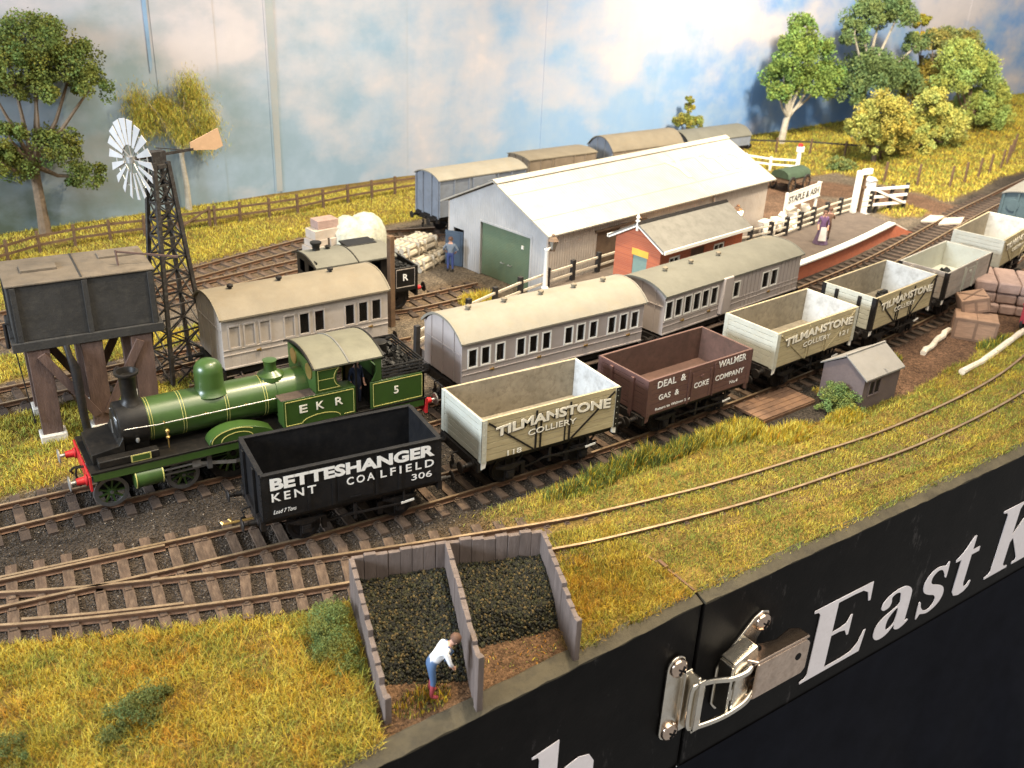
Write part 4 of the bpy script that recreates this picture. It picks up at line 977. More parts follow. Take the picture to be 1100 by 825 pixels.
# ------------------------------------------------------------------ the black tank engine by the yard
def black_engine():
    t = thing('tank_locomotive', 'black tank engine with long grey roof and lined bunker marked R', 'locomotive', (.3,14.38,0), .035)
    K = 'loco_black'
    MB().bx(-2.3,2.45,-1.1,1.1,.95,1.05).build('running_plate', K, t)
    MB().wall(-2.1,1.35,1.051,2.62,-1.05,.05,[(-1.4,-.75,1.95,2.45),(.1,.75,1.95,2.45)]).build('cab_side', K, t, smooth=0)
    MB().wall(-2.1,1.35,1.051,2.62,1.0,.05,[(-1.4,-.75,1.95,2.45),(.1,.75,1.95,2.45)]).build('cab_side', K, t, smooth=0)
    for q in (-2.12, 1.35): MB().wall(-1.0,1.0,1.051,2.8,q,.05,[(-.72,-.2,2.0,2.5),(.2,.72,2.0,2.5)],0,'y').build('cab_end', K, t, smooth=0)
    pr = [(-1.2+2.4*i/12, 2.64+.26*(1-(i/6-1)**2)) for i in range(13)]
    rf = MB().prism(pr+[(p[0], p[1]-.06) for p in pr[::-1]], 'x', -2.25, 1.45).build('roof', 'roof_grey', t, smooth=50)
    MB().prism([(p[0]*1.01,p[1]+.02) for p in pr]+[(p[0],p[1]-.05) for p in pr[::-1]], 'x', -2.28, -2.22).build('roof_rib', K, rf)
    MB().prism([(p[0]*1.01,p[1]+.02) for p in pr]+[(p[0],p[1]-.05) for p in pr[::-1]], 'x', -.35, -.31).build('roof_rib', K, rf)
    MB().bx(-.25,1.15,.05,.95,2.86,2.93).bx(-.2,1.1,.1,.9,2.80,2.86).build('roof_hatch', 'loco_black', rf, bevel=.02)
    MB().lathe([(.18,2.85),(.15,2.95),(.17,3.10),(.24,3.18),(.24,3.24),(.14,3.25)], (-1.55,.3,0), 'z', 18).build('chimney', K, t)
    MB().lathe([(.1,2.85),(.1,2.98),(.14,3.0),(.05,3.05)], (-1.05,.25,0), 'z', 14).build('ventilator', K, t)
    for s in (-1, 1):
        MB().bx(1.36,2.42,s*1.1,s*1.03,1.051,2.02).build('bunker_side', K, t, bevel=.02)
        ln = MB(); yy = s*1.104
        for p, q in (((1.45,1.14),(1.45,1.94)),((1.45,1.94),(2.34,1.94)),((2.34,1.94),(2.34,1.14)),((2.34,1.14),(1.45,1.14))): ln.bar((p[0],yy,p[1]),(q[0],yy,q[1]),.012,.035)
        ln.build('bunker_lining', 'coach_tan', t, smooth=0)
        for xx in (-1.3,.4,1.7): link('wheel', wheel_mesh(.46), t, (xx,s*.68,.46), (0,0,0 if s < 0 else PI))
        MB().bx(-2.2,2.3,s*.62,s*.55,.3,.95).build('frame', K, t, smooth=0)
        for q, sx in ((-2.42,-1),(2.5,1)):
            b = MB().lathe([(.15,0),(.12,.06),(.10,.25)], (0,0,0), 'x', 14).build('buffer', 'red_paint', t, (q,s*.85,.9), (0,0,0 if sx > 0 else PI))
            MB().lathe([(.05,.25),(.05,.38),(.2,.39),(.22,.42),(.15,.44)], (0,0,0), 'x', 16).build('buffer_head', 'loco_black', b)
    MB().bx(2.42,2.5,-1.1,1.1,.65,2.02).build('bunker_end', K, t, smooth=0); MB().bx(-2.42,-2.3,-1.1,1.1,.65,1.1).build('buffer_beam', K, t, smooth=0)
    c = MB().bx(1.4,2.4,-1.0,1.0,1.06,1.80)
    for i in range(40):
        q = rnd.uniform(.1,.2); c.box((rnd.uniform(1.5,2.3),rnd.uniform(-.9,.9),1.83),(q,q,q*.7),0,Euler((rnd.random()*3,rnd.random()*3,rnd.random()*3)).to_matrix())
    c.build('coal_load', 'coal', t, smooth=0)
    letters('R', 1.78, 1.42, .24, .30, -1.106, t, 'letter_white', offset=.015)
black_engine()

# ------------------------------------------------------------------ vans behind the yard and the teal vehicle
def van(label, x, y, rz, L, W, zb, ze, zp, paint, roofm, end=None, group=None):
    t = thing('goods_van', label, 'van', (x,y,0), rz, group); prof, f = arc_roof(W, ze, zp, .06)
    for s in (-1, 1):
        mb = MB().bx(-L/2, L/2, s*W/2, s*(W/2-.06), zb, ze)
        for q in np.linspace(-L/2, L/2, 7): mb.bx(max(-L/2,q-.04), min(L/2,q+.04), s*(W/2+.001), s*(W/2+.04), zb, ze-.02)
        mb.build('side', paint, t, smooth=0)
        MB().bx(-.75,.75,s*(W/2+.003),s*(W/2+.05),zb+.05,ze-.12).build('door', paint, t, bevel=.01, smooth=0)
        pe = [(p[0]*W/(W+.12)*.97, p[1]-.07) for p in prof]
        MB().prism([(-W/2+.062, zb), (W/2-.062, zb)]+pe[::-1], 'x', s*L/2, s*(L/2-.06)).build('end', end or paint, t, smooth=0)
        for yy in (-W/2+.08, -.4, .4, W/2-.08): MB().bx(s*(L/2+.001), s*(L/2+.07), yy-.05, yy+.05, zb-.1, f(yy)-.12).build('end_post', end or paint, t, smooth=0)
    MB().prism(prof+[(p[0], p[1]-.06) for p in prof[::-1]], 'x', -L/2-.1, L/2+.1).build('roof', roofm, t, smooth=40)
    MB().bx(-L/2,L/2,-W/2+.1,W/2-.1,zb-.2,zb-.002).build('underframe', 'black_iron', t, smooth=0)
    running_gear(t, L*.55, zb-.06, L, W); return t
van('grey goods van with cream roof standing beyond the white shed', 11.07, 23.10, .118, 5.78, 2.2, 1.25, 3.25, 3.55, 'van_grey', 'roof_cream')
van('long low brown van roof showing behind the shed, next to the pale ended van', 21.6, 30.6, .075, 5.6, 2.3, .95, 1.78, 1.92, 'van_brown', 'roof_tan')['label'] = 'low brown van showing beyond the shed roof, left of the pale ended van'
van('van with pale blue rounded end and brown roof, partly hidden by the shed roof', 29.2, 31.3, .075, 6.6, 2.6, .9, 1.65, 2.45, 'van_brown', 'roof_tan', 'van_grey')
van('van with grey roof, rightmost beyond the shed roof below the small bush', 36.6, 31.9, .075, 6.6, 2.5, .8, 1.55, 2.15, 'van_grey', 'roof_grey')
def teal():
    t = van('dark teal vehicle with a round end window at the far end of the wagon row', 40.2, 7.95, .30, 6.2, 2.5, 1.1, 2.95, 3.2, 'teal_paint', 'slate')
    for y in (-.6,.6):
        wn = MB().lathe([(.26,0),(.33,0),(.33,.05),(.26,.05)], (-3.15,y,2.35), 'x', 20).build('window', 'teal_paint', t); MB().lathe([(.26,0),(.26,.02)], (-3.12,y,2.35), 'x', 20).build('pane', 'interior_brown', wn)
teal()

# ================================================================== buildings
def gz(x, y): return float(height(np.array(float(x)), np.array(float(y))))
def goods_shed():
    t = thing('goods_shed', 'long corrugated shed with pale roof and green roller door', 'shed', (16.93,17.51,-.2), .206)
    L, W, e, r = 17.94, 6.92, 3.2, 4.82; hx = L/2; hy = W/2
    MB().wall(-hx, hx, 0, e, -hy, .1, [(-5.62,-3.9,0,2.62)]).build('side_wall', 'shed_wall', t, smooth=0)
    MB().wall(-hx, hx, 0, e, hy-.1, .1).build('side_wall', 'shed_wall', t, smooth=0)
    for q in (-1, 1):
        holes = [(-2.36,1.05,0,2.66),(2.28,3.05,0,1.9)] if q < 0 else []
        g = MB().wall(-hy+.1, hy-.1, 0, e, q*hx-(0 if q < 0 else .1), .1, holes, 0, 'y')
        g.prism([(-hy+.1, e), (hy-.1, e), (0, r-.06)], 'x', q*hx, q*(hx-.1)); g.build('gable', 'shed_gable', t, smooth=0)
    # roofs: near and far slope, a capping along the ridge, faint laps between sheets
    for s in (-1, 1):
        n = Vector((0, s*(r-e), hy)).normalized()*.07
        a = (s*(hy+.28), e-.13); b = (0, r)
        ro = MB().prism([a, b, (b[0], b[1]+.07), (a[0]+n.y*.3, a[1]+.07)], 'x', -hx-.3, hx+.3).build('roof', 'shed_roof', t, smooth=0)
        for k in (-2.9, 3.1):
            lp = MB().prism([(a[0], a[1]+.071), (b[0], b[1]+.071), (b[0], b[1]+.084), (a[0], a[1]+.084)], 'x', k, k+.05); lp.build('sheet_lap', 'shed_roof', ro, smooth=0)
        for k in (.28, .72):
            y = a[0]+(b[0]-a[0])*k; z = a[1]+(b[1]-a[1])*k+.072
            MB().bar((-hx-.3, y, z), (hx+.3, y, z), .05, .02).build('sheet_lap', 'shed_roof', ro, smooth=0)
    MB().prism([(-.3,r-.02),(0,r+.11),(.3,r-.02),(.3,r+.01),(0,r+.14),(-.3,r+.01)], 'x', -hx-.32, hx+.32).build('ridge_cap', 'shed_roof', t, smooth=0)
    sl = math.atan2(r-e+.13, hy+.28)
    def roof_text(s, x, y, h, w_):
        me = text_mesh(s, 1, fit=w_, height=h, extrude=.006, offset=.03, m='faded_white'); z = e-.13+(y+hy+.28)/(hy+.28)*(r-e+.13)+.105
        link('lettering', me, t, (x, y, z), (sl, 0, 0))
    mat('faded_white', (.50,.48,.43), .6, .08, 2, (.36,.33,.28), .5)
    roof_text('LTD', 4.85, -2.45, 1.5, 3.6); roof_text('Y', 2.3, -2.35, 1.5, 1.25)
    # green roller door with its jambs and handles
    d = MB().bx(-hx+.12, -hx+.16, -2.36, 1.05, 0, 2.66).build('roller_door', 'green_shutter', t, smooth=0)
    for y in (-.95,-.45): MB().tube([(-hx+.11,y-.1,.95),(-hx+.03,y-.1,.95),(-hx+.03,y+.1,.95),(-hx+.11,y+.1,.95)], .025, 6).build('handle', 'steel_grey', d)
    MB().box((-hx+.1,-1.75,2.05),(.05,.12,.16)).build('lock_plate', 'white_paint', d, smooth=0)
    f = MB().bx(-hx-.03,-hx+.11,1.05,1.15,0,2.66).bx(-hx-.03,-hx+.11,-2.46,-2.36,0,2.66).bx(-hx-.03,-hx+.11,-2.46,1.15,2.66,2.75); f.build('door_frame', 'shed_gable', t, smooth=0)
    # blue personnel door standing ajar with the dark inside behind it
    b = MB().bx(-.03,.03,0,.95,0,1.78).bx(-.05,-.03,.12,.83,.12,.8).bx(-.05,-.03,.12,.83,.95,1.65).build('door', 'blue_door', t, (-hx-.02,2.30,.02), (0,0,.45), bevel=.01, smooth=0)
    MB().box((-.07,.8,.9),(.05,.06,.12)).build('handle', 'steel_grey', b, smooth=0)
    MB().bx(-5.62,-3.9,-hy+.1,-hy+.16,0,2.62).bx(-5.62,-3.9,-hy+.08,-hy+.1,1.25,1.33).build('sliding_door', 'rust_door', t, smooth=0)
    MB().bx(-5.8,-2.0,-hy-.1,-hy-.02,2.64,2.74).build('door_rail', 'rust_door', t, smooth=0)
    MB().tube([(3.6,-hy-.12,2.95),(3.6,-hy-.12,0)], .06, 8).build('downpipe', 'shed_wall', t)
    MB().bx(-hx+.2,hx-.2,-hy+.2,hy-.2,0,.06).build('floor', 'platform_top', t, smooth=0)
goods_shed()

def station():
    t = thing('station_building', 'small red brick station with white bargeboards and green end door', 'building', (13.68,8.89,.68), .193)
    L, W, e, r = 5.96, 2.49, 2.86, 3.58; hx, hy = L/2, W/2
    holes = [(-2.35,-1.6,1.05,2.3),(-.85,.1,0,2.4),(.82,1.6,1.05,2.3)]
    for s in (-1, 1):
        MB().wall(-hx, hx, 0, e, s*hy-(0 if s < 0 else .1), .1, holes).build('side_wall', 'brick', t, smooth=0)
        for i, h in enumerate(holes):
            y = s*(hy-.05)
            if i == 1:
                MB().bx(h[0],h[1],y-.02,y+.02,0,h[3]).build('door', 'interior_brown', t, smooth=0); continue
            wf = MB()
            for p in ((h[0],h[0]+.08,h[2],h[3]),(h[1]-.08,h[1],h[2],h[3]),(h[0],h[1],h[2],h[2]+.08),(h[0],h[1],h[3]-.08,h[3])): wf.bx(p[0],p[1],y-.045,y+.045,p[2],p[3])
            wf.bx((h[0]+h[1])/2-.025,(h[0]+h[1])/2+.025,y-.04,y+.04,h[2],h[3]).bx(h[0],h[1],y-.038,y+.038,1.72,1.78)
            wo = wf.build('window', 'white_paint', t, smooth=0)
            MB().bx(h[0]+.02,h[1]-.02,y-.01,y+.01,h[2]+.02,h[3]-.02).build('pane', 'window_glass', wo, smooth=0)
            MB().bx(h[0]-.1,h[1]+.1,s*hy,s*(hy+.08),h[2]-.1,h[2]).build('sill', 'concrete', wo, smooth=0)
    for q in (-1, 1):
        hl = [(-.56,.22,0,2.2)] if q < 0 else []
        g = MB().wall(-hy+.1, hy-.1, 0, e, q*hx-(0 if q < 0 else .1), .1, hl, 0, 'y'); g.prism([(-hy+.1,e),(hy-.1,e),(0,r-.12)], 'x', q*hx, q*(hx-.1)); g.build('gable', 'brick', t, smooth=0)
        if q > 0: continue
        for s in (-1, 1): MB().bar((q*(hx+.16),s*(hy+.28),e-.14),(q*(hx+.16),0,r+.0),.06,.13).build('bargeboard', 'white_paint', t, smooth=0)
        MB().lathe([(.06,-.25),(.06,.12),(.10,.16),(.05,.24),(.09,.32),(.02,.45)], (q*(hx+.16),0,r), 'z', 10).build('finial', 'white_paint', t)
        if q < 0:
            MB().bx(-hx+.03,-hx+.07,-.56,.22,0,2.2).build('door', 'green_door', t, smooth=0)
            MB().bx(-hx-.025,-hx+.09,-.62,.28,2.2,2.48).build('lintel', 'yellow_paint', t, smooth=0)
    for s in (-1, 1):
        a = (s*(hy+.30), e-.14)
        ro = MB().prism([a,(0,r),(0,r+.08),(a[0],a[1]+.08)], 'x', -hx-.2, hx+.2).build('roof', 'slate', t, smooth=0)
        MB().bx(-hx-.18,hx+.18,s*(hy+.31),s*(hy+.37),e-.20,e-.06).build('gutter', 'white_paint', ro, smooth=0)
    MB().prism([(-.12,r+.03),(0,r+.14),(.12,r+.03)], 'x', -hx-.2, hx+.2).build('ridge', 'black_iron', t, smooth=0)
    MB().bx(-hx+.15,hx-.15,-hy+.15,hy-.15,0,.05).bx(-hx+.15,hx-.15,-.04,.04,.05,e).build('interior', 'interior_brown', t, smooth=0)
station()

def platform():
    t = thing('station_platform', 'long dark platform with white painted edge over a red brick face', 'platform', (0,0,0))
    xs = np.arange(.4, 33.7, .8); P = TR['L']
    def off(x, o):
        y = float(yc('L',x)); a = math.atan2(float(yc('L',x+.2))-float(yc('L',x-.2)), .4); return (x-math.sin(a)*o, y+math.cos(a)*o)
    E_ = [off(x, 1.46) for x in xs]; top = .68
    back = [(-.2,8.2),(1.85,9.25),(3.8,10.15),(5.45,10.8),(7.2,11.4),(10.2,12.2),(13.6,12.95),(16,12.9),(19,12.4),(23.5,12.6),(26.7,13.55),(29.8,14.4),(33.9,15.0)]
    bk = np.interp([p[0] for p in E_], [b[0] for b in back], [b[1] for b in back])
    mb = MB(); n = len(E_)
    vs = [(p[0], p[1]+.34, top) for p in E_]+[(p[0], b, top) for p, b in zip(E_, bk)]; fs = [(i,i+1,n+i+1,n+i) for i in range(n-1)]
    lo = [(v[0],v[1],-.3) for v in vs]
    mb.add(vs+lo, fs+[(n+i,n+i+1,3*n+i+1,3*n+i) for i in range(n-1)]+[(0,n,3*n,2*n)])
    # ramp down at the far end
    a, b = E_[-1], (E_[-1][0], bk[-1]); a2 = off(xs[-1]+2.4, 1.46)
    mb.add([(a[0],a[1]+.34,top),(b[0],b[1],top),(a2[0],a2[1]+2.6,-.25),(a2[0],a2[1]+.34,-.25)], [(0,1,2,3)])
    mb.build('surface', 'platform_top', t, smooth=0)
    f = MB(); w_ = MB()
    for p, q in zip(E_, E_[1:]):
        f.bar((p[0],p[1]+.17,.2),(q[0],q[1]+.17,.2),.20,.86); w_.bar((p[0],p[1]+.14,top-.02),(q[0],q[1]+.14,top-.02),.40,.09)
    f.prism([(a[0],-.3),(a[0],.62),(a2[0],-.28)], 'y', a[1]+.08, a[1]+.30)
    w_.bar((a[0],a[1]+.14,top-.02),(a2[0],a2[1]+.14,-.25),.36,.07)
    f.build('brick_face', 'brick', t, smooth=0); w_.build('white_edge', 'white_paint', t, smooth=0)
platform()

def rail_fence(label, pts, hp, rails, wood, railm, sp=1.7, group=None, post=.13, cat='fence', z=None, shift=0, name='rail_fence', gate_at=None, rw=.12):
    P = np.array(pts, float); s = np.concatenate([[0], np.cumsum(np.hypot(*np.diff(P[:,:2], axis=0).T))])
    n = max(1, round(s[-1]/sp)); us = np.linspace(0, s[-1], n+1)
    X = np.interp(us, s, P[:,0]); Y = np.interp(us, s, P[:,1]); Z = [z if z is not None else gz(a, b) for a, b in zip(X, Y)]
    t = thing(name, label, cat, (X[0], Y[0], Z[0]), 0, group); o = (X[0], Y[0], Z[0]); pm = MB().box((0,0,hp/2-.15), (post,post,hp+.3)).mesh('post', [wood], 0)
    for a, b, c in zip(X, Y, Z): link('post', pm, t, (a-o[0], b-o[1], c-o[2]), (rnd.uniform(-.03,.03), rnd.uniform(-.03,.03), .1))
    for h in rails:
        m = MB()
        for i in range(n):
            j = rnd.uniform(-.015,.015); m.bar((X[i]-o[0],Y[i]-o[1]-post*.5*shift*.6,Z[i]-o[2]+h+j), (X[i+1]-o[0],Y[i+1]-o[1]-post*.5*shift*.6,Z[i+1]-o[2]+h-j), .05, rw)
        m.build('rail', railm, t, smooth=0)
    if gate_at is not None:
        i = gate_at; MB().bar((X[i]-o[0],Y[i]-o[1]-.08,Z[i]-o[2]+.15),(X[i+1]-o[0],Y[i+1]-o[1]-.08,Z[i+1]-o[2]+hp-.1),.05,.1).build('brace', wood, t, smooth=0)
        link('post', pm, t, (X[i+1]-o[0]+.3, Y[i+1]-o[1], Z[i+1]-o[2]))
    return t
rail_fence('long brown rail fence along the rear of the yard below the painted sky', [(-18,24.6),(-13.5,26.6),(-9.8,28.5),(-6.9,28.75),(-2.1,29.0),(3,29.4),(6.4,30.1),(10,30.8),(17,31.6)], 1.12, (.42,.86), 'fence_brown', 'fence_brown', 1.75, gate_at=9)
rail_fence('fence with black posts and pale rails between the yard and the coaches', [(.1,8.1),(1.85,9.05),(3.8,9.95),(5.45,10.6),(7.2,11.2),(10.2,12.0),(11.9,12.4),(13.6,12.8)], 1.0, (.36,.76), 'fence_black', 'pale_rail', 1.85, z=.66, shift=.9, post=.19, rw=.10)
rail_fence('fence with black posts and three pale rails along the back of the platform', [(18.6,12.2),(21,12.35),(23.7,12.5),(26.6,13.3),(29.8,14.15),(32.2,14.7),(34.2,14.75)], 1.05, (.2,.52,.86), 'fence_black', 'pale_rail', 1.65, z=.66, shift=.9, post=.2, rw=.085)
rail_fence('white crossing fence beside the green cart and the dirt road', [(36.6,30.2),(38.0,27.2),(39.7,25.7)], 1.0, (.45,.85), 'white_paint', 'white_paint', 1.7, shift=1)
rail_fence('straggling line of old dark posts on the grass bank under the trees', [(43.4,20.9),(46.9,18.1),(49.6,18.6),(51.2,18.9),(56.8,20.3),(62,23)], 1.5, (), 'fence_brown', 'fence_brown', 2.3, name='post_row')
rail_fence('row of dark posts with a thin wire behind the cart, below the backdrop', [(38.5,33.6),(42,31.8),(45.6,29.6),(49.5,26.2)], 1.2, (.95,), 'fence_brown', 'fence_black', 2.6, name='wire_fence')

def crossing_gate():
    t = thing('crossing_gate', 'white gate with diagonal brace between white post and dark post by the road', 'gate', (35.4,15.9,-.1), -.06)
    MB().bx(-.22,.22,-.2,.2,0,2.1).prism([(-.28,2.1),(.28,2.1),(0,2.3)], 'y', -.26, .26).build('gate_post', 'white_paint', t, smooth=0)
    for z in (.5,1.0,1.5): MB().bar((.2,0,z),(3.5,0,z-.1),.08,.16).build('rail', 'white_paint', t, smooth=0)
    MB().bar((.25,-.06,1.55),(3.3,-.06,.4),.07,.13).build('brace', 'white_paint', t, smooth=0)
    for x in (1.0,2.2,3.55): MB().bx(x-.1,x+.1,.05,.2,-.1,1.6).build('post', 'fence_black', t, smooth=0)
crossing_gate()
def tall_post():
    t = thing('signal_post', 'tall white square post with dark ladder beside it on the platform fence', 'post', (32.3,14.45,.68))
    MB().bx(-.14,.14,-.14,.14,0,2.5).build('post', 'white_paint', t, bevel=.02)
    MB().bx(.25,1.0,-.1,.1,2.25,2.55).bx(.15,.3,-.05,.05,2.3,2.45).build('arm', 'white_paint', t, smooth=0)
    MB().bx(.45,.62,-.06,.06,0,2.3).bx(.38,.7,-.1,.1,1.4,1.55).build('rear_post', 'fence_brown', t, smooth=0)
tall_post()
def red_cap_post():
    t = thing('crossing_lamp_post', 'white post with a red lamp on top by the white crossing fence', 'post', (40.2,26.1,gz(40.2,26.1)))
    MB().lathe([(.24,0),(.24,.3),(.17,.34),(.14,1.35)], (0,0,0), 'z', 12).build('post', 'white_paint', t)
    MB().bx(-.18,.26,-.18,.18,1.35,1.75).build('lamp_case', 'white_paint', t, bevel=.02); MB().lathe([(.2,1.75),(.16,1.92),(.05,1.98)], (0,0,0), 'z', 12).build('cap', 'red_paint', t)
red_cap_post()
def name_board():
    t = thing('name_board', 'white station name board with black raised letters on two white legs', 'sign', (27.55,15.45,.5), .29)
    for x in (0, 4.1): MB().bx(x-.09,x+.09,-.06,.06,0,1.62).build('leg', 'white_paint', t, bevel=.01)
    b = MB().bx(-.12,4.25,-.11,-.061,.80,1.56).build('board', 'white_paint', t, bevel=.01)
    MB().bx(-.14,4.27,-.13,-.10,1.56,1.62).bx(-.14,4.27,-.13,-.10,.74,.80).build('frame', 'white_paint', b, smooth=0)
    letters('STAPLE & ASH', .10, .98, 3.9, .40, -.115, t, 'black_iron', offset=.015)
name_board()
def platform_lamp(label, x, y, z, lit, h=2.55):
    t = thing('platform_lamp', label, 'lamp', (x,y,z))
    MB().lathe([(.16,0),(.16,.35),(.11,.4),(.09,h-.5),(.12,h-.45),(.05,h-.4)], (0,0,0), 'z', 12).build('post', 'white_paint', t)
    MB().bar((0,0,h-.45),(.28,-.03,h-.35),.05,.06).build('bracket', 'white_paint', t)
    la = MB()
    for i in range(6):
        a = PI*i/3; la.bar((.3+.10*math.cos(a),.10*math.sin(a),h-.52),(.3+.22*math.cos(a),.22*math.sin(a),h-.1),.025,.025)
    la.lathe([(.12,h-.56),(.12,h-.52)], (.3,0,0), 'z', 6).lathe([(.26,h-.1),(.16,h+.03),(.08,h+.08),(.08,h+.16),(.03,h+.2)], (.3,0,0), 'z', 6)
    la.build('lantern', 'rust_door', t, smooth=0)
    MB().lathe([(.17,h-.53),(.26,h-.11)] if lit else [(.1,h-.51),(.2,h-.11)], (.3,0,0), 'z', 6).build('glass', 'lamp_glow' if lit else 'roof_cream', t, smooth=0)
    if lit:
        l = bpy.data.lights.new('lamp_bulb', 'POINT'); l.energy = 110; l.color = (1,.6,.25); l.shadow_soft_size = .15
        o = bpy.data.objects.new('lamp_bulb', l); COL.objects.link(o); o.location = (x+.3, y-.35, z+h-.3)
platform_lamp('unlit white lamp post with brown lantern before the shed corner', 7.85, 10.9, .68, False)
platform_lamp('glowing platform lamp behind the far end of the brick station', 17.15, 9.35, .68, True, 3.25)
MB_ = MB().bx(-.12,.12,-.12,.12,0,4.0).box((0,0,3.9),(.3,.12,.1))
tag(MB_.build('wooden_post', 'fence_brown', None, (1.15,12.5,-.2), (0,0,.2), bevel=.02), 'weathered square wooden post in front of the black engine bunker', 'post')

# ------------------------------------------------------------------ water tower and wind pump
def water_tower():
    t = thing('water_tower', 'large dark grey square water tank on brown timber trestle legs', 'water tower', (-11.18,9.69,-.25), -.03)
    z0, z1, hx, hy = 3.62, 5.40, 2.12, 1.22
    MB().bx(-hx,hx,-hy,hy,z0,z1).build('tank', 'tank_grey', t, bevel=.02)
    for x in (-hx+.16,.06,hx-.12):
        for s in (-1, 1): MB().bx(x-.08,x+.08,s*(hy+.001),s*(hy+.06),z0,z1-.03).build('tank_rib', 'tank_grey', t, bevel=.01, smooth=0)
    for q in (-1, 1): MB().bx(q*(hx+.002),q*(hx+.05),-.08,.08,z0,z1-.03).build('tank_rib', 'tank_grey', t, smooth=0)
    MB().bx(-hx-.12,hx+.12,-hy-.1,hy+.1,z0-.30,z0-.002).build('tank_base', 'tank_grey', t, bevel=.02)
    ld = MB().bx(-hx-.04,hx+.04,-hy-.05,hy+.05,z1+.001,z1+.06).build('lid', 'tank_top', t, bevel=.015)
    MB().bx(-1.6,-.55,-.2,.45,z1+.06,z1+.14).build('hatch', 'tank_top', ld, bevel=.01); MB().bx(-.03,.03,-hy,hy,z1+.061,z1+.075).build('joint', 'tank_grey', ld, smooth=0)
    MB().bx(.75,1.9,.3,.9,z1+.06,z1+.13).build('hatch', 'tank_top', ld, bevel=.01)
    MB().tube([(1.2,-.55,z1+.06),(1.18,-.5,z1+.55)], .035, 6).bar((1.18,-.5,z1+.5),(3.0,-.9,z1+.22),.05,.06).build('float_arm', 'trestle_brown', t, smooth=0)
    for x in (-1.55,.0,1.5):
        for s in (-1, 1):
            MB().prism([(x-.30,.3),(x+.30,.3),(x+.32,z0-.31),(x-.32,z0-.31)], 'y', s*hy*.9-.17, s*hy*.9+.17).build('leg', 'trestle_brown', t, bevel=.015, smooth=0)
            MB().box((x,s*hy*.9,.0),(.80,.62,.75)).build('footing', 'concrete', t, bevel=.03)
    for s in (-1, 1):
        for a, b in (((-1.5,z0-.5),(-.15,.75)), ((1.45,z0-.5),(.15,.75))): MB().bar((a[0],s*(hy*.9+.19),a[1]),(b[0],s*(hy*.9+.19),b[1]),.1,.26).build('brace', 'trestle_brown', t, smooth=0)
    for x in (-1.55,.0,1.5): MB().bar((x,-hy*.8,z0-.45),(x,hy*.8,.8),.2,.1).build('brace', 'trestle_brown', t, smooth=0)
    MB().tube([(-.75,-hy-.05,z0-.3),(-.72,-hy-.22,z0-.6),(-.62,-hy-.30,z0-1.0),(-.60,-hy-.30,.9),(-.56,-hy-.30,.3)], [.10,.10,.155,.13,.13], 14).build('delivery_pipe', 'black_iron', t)
    MB().tube([(-hx-.05,-hy,z0-.3),(-hx+.1,-hy-.15,1.0)], .022, 6).box((-hx+.1,-hy-.15,.98),(.07,.07,.1)).build('chain', 'black_iron', t)
    MB().tube([(-hx-.06,-.8,z0+.5),(-hx-.2,-.8,z0+.5),(-hx-.2,-.8,z0-.3)], .06, 8).build('overflow_pipe', 'black_iron', t)
water_tower()
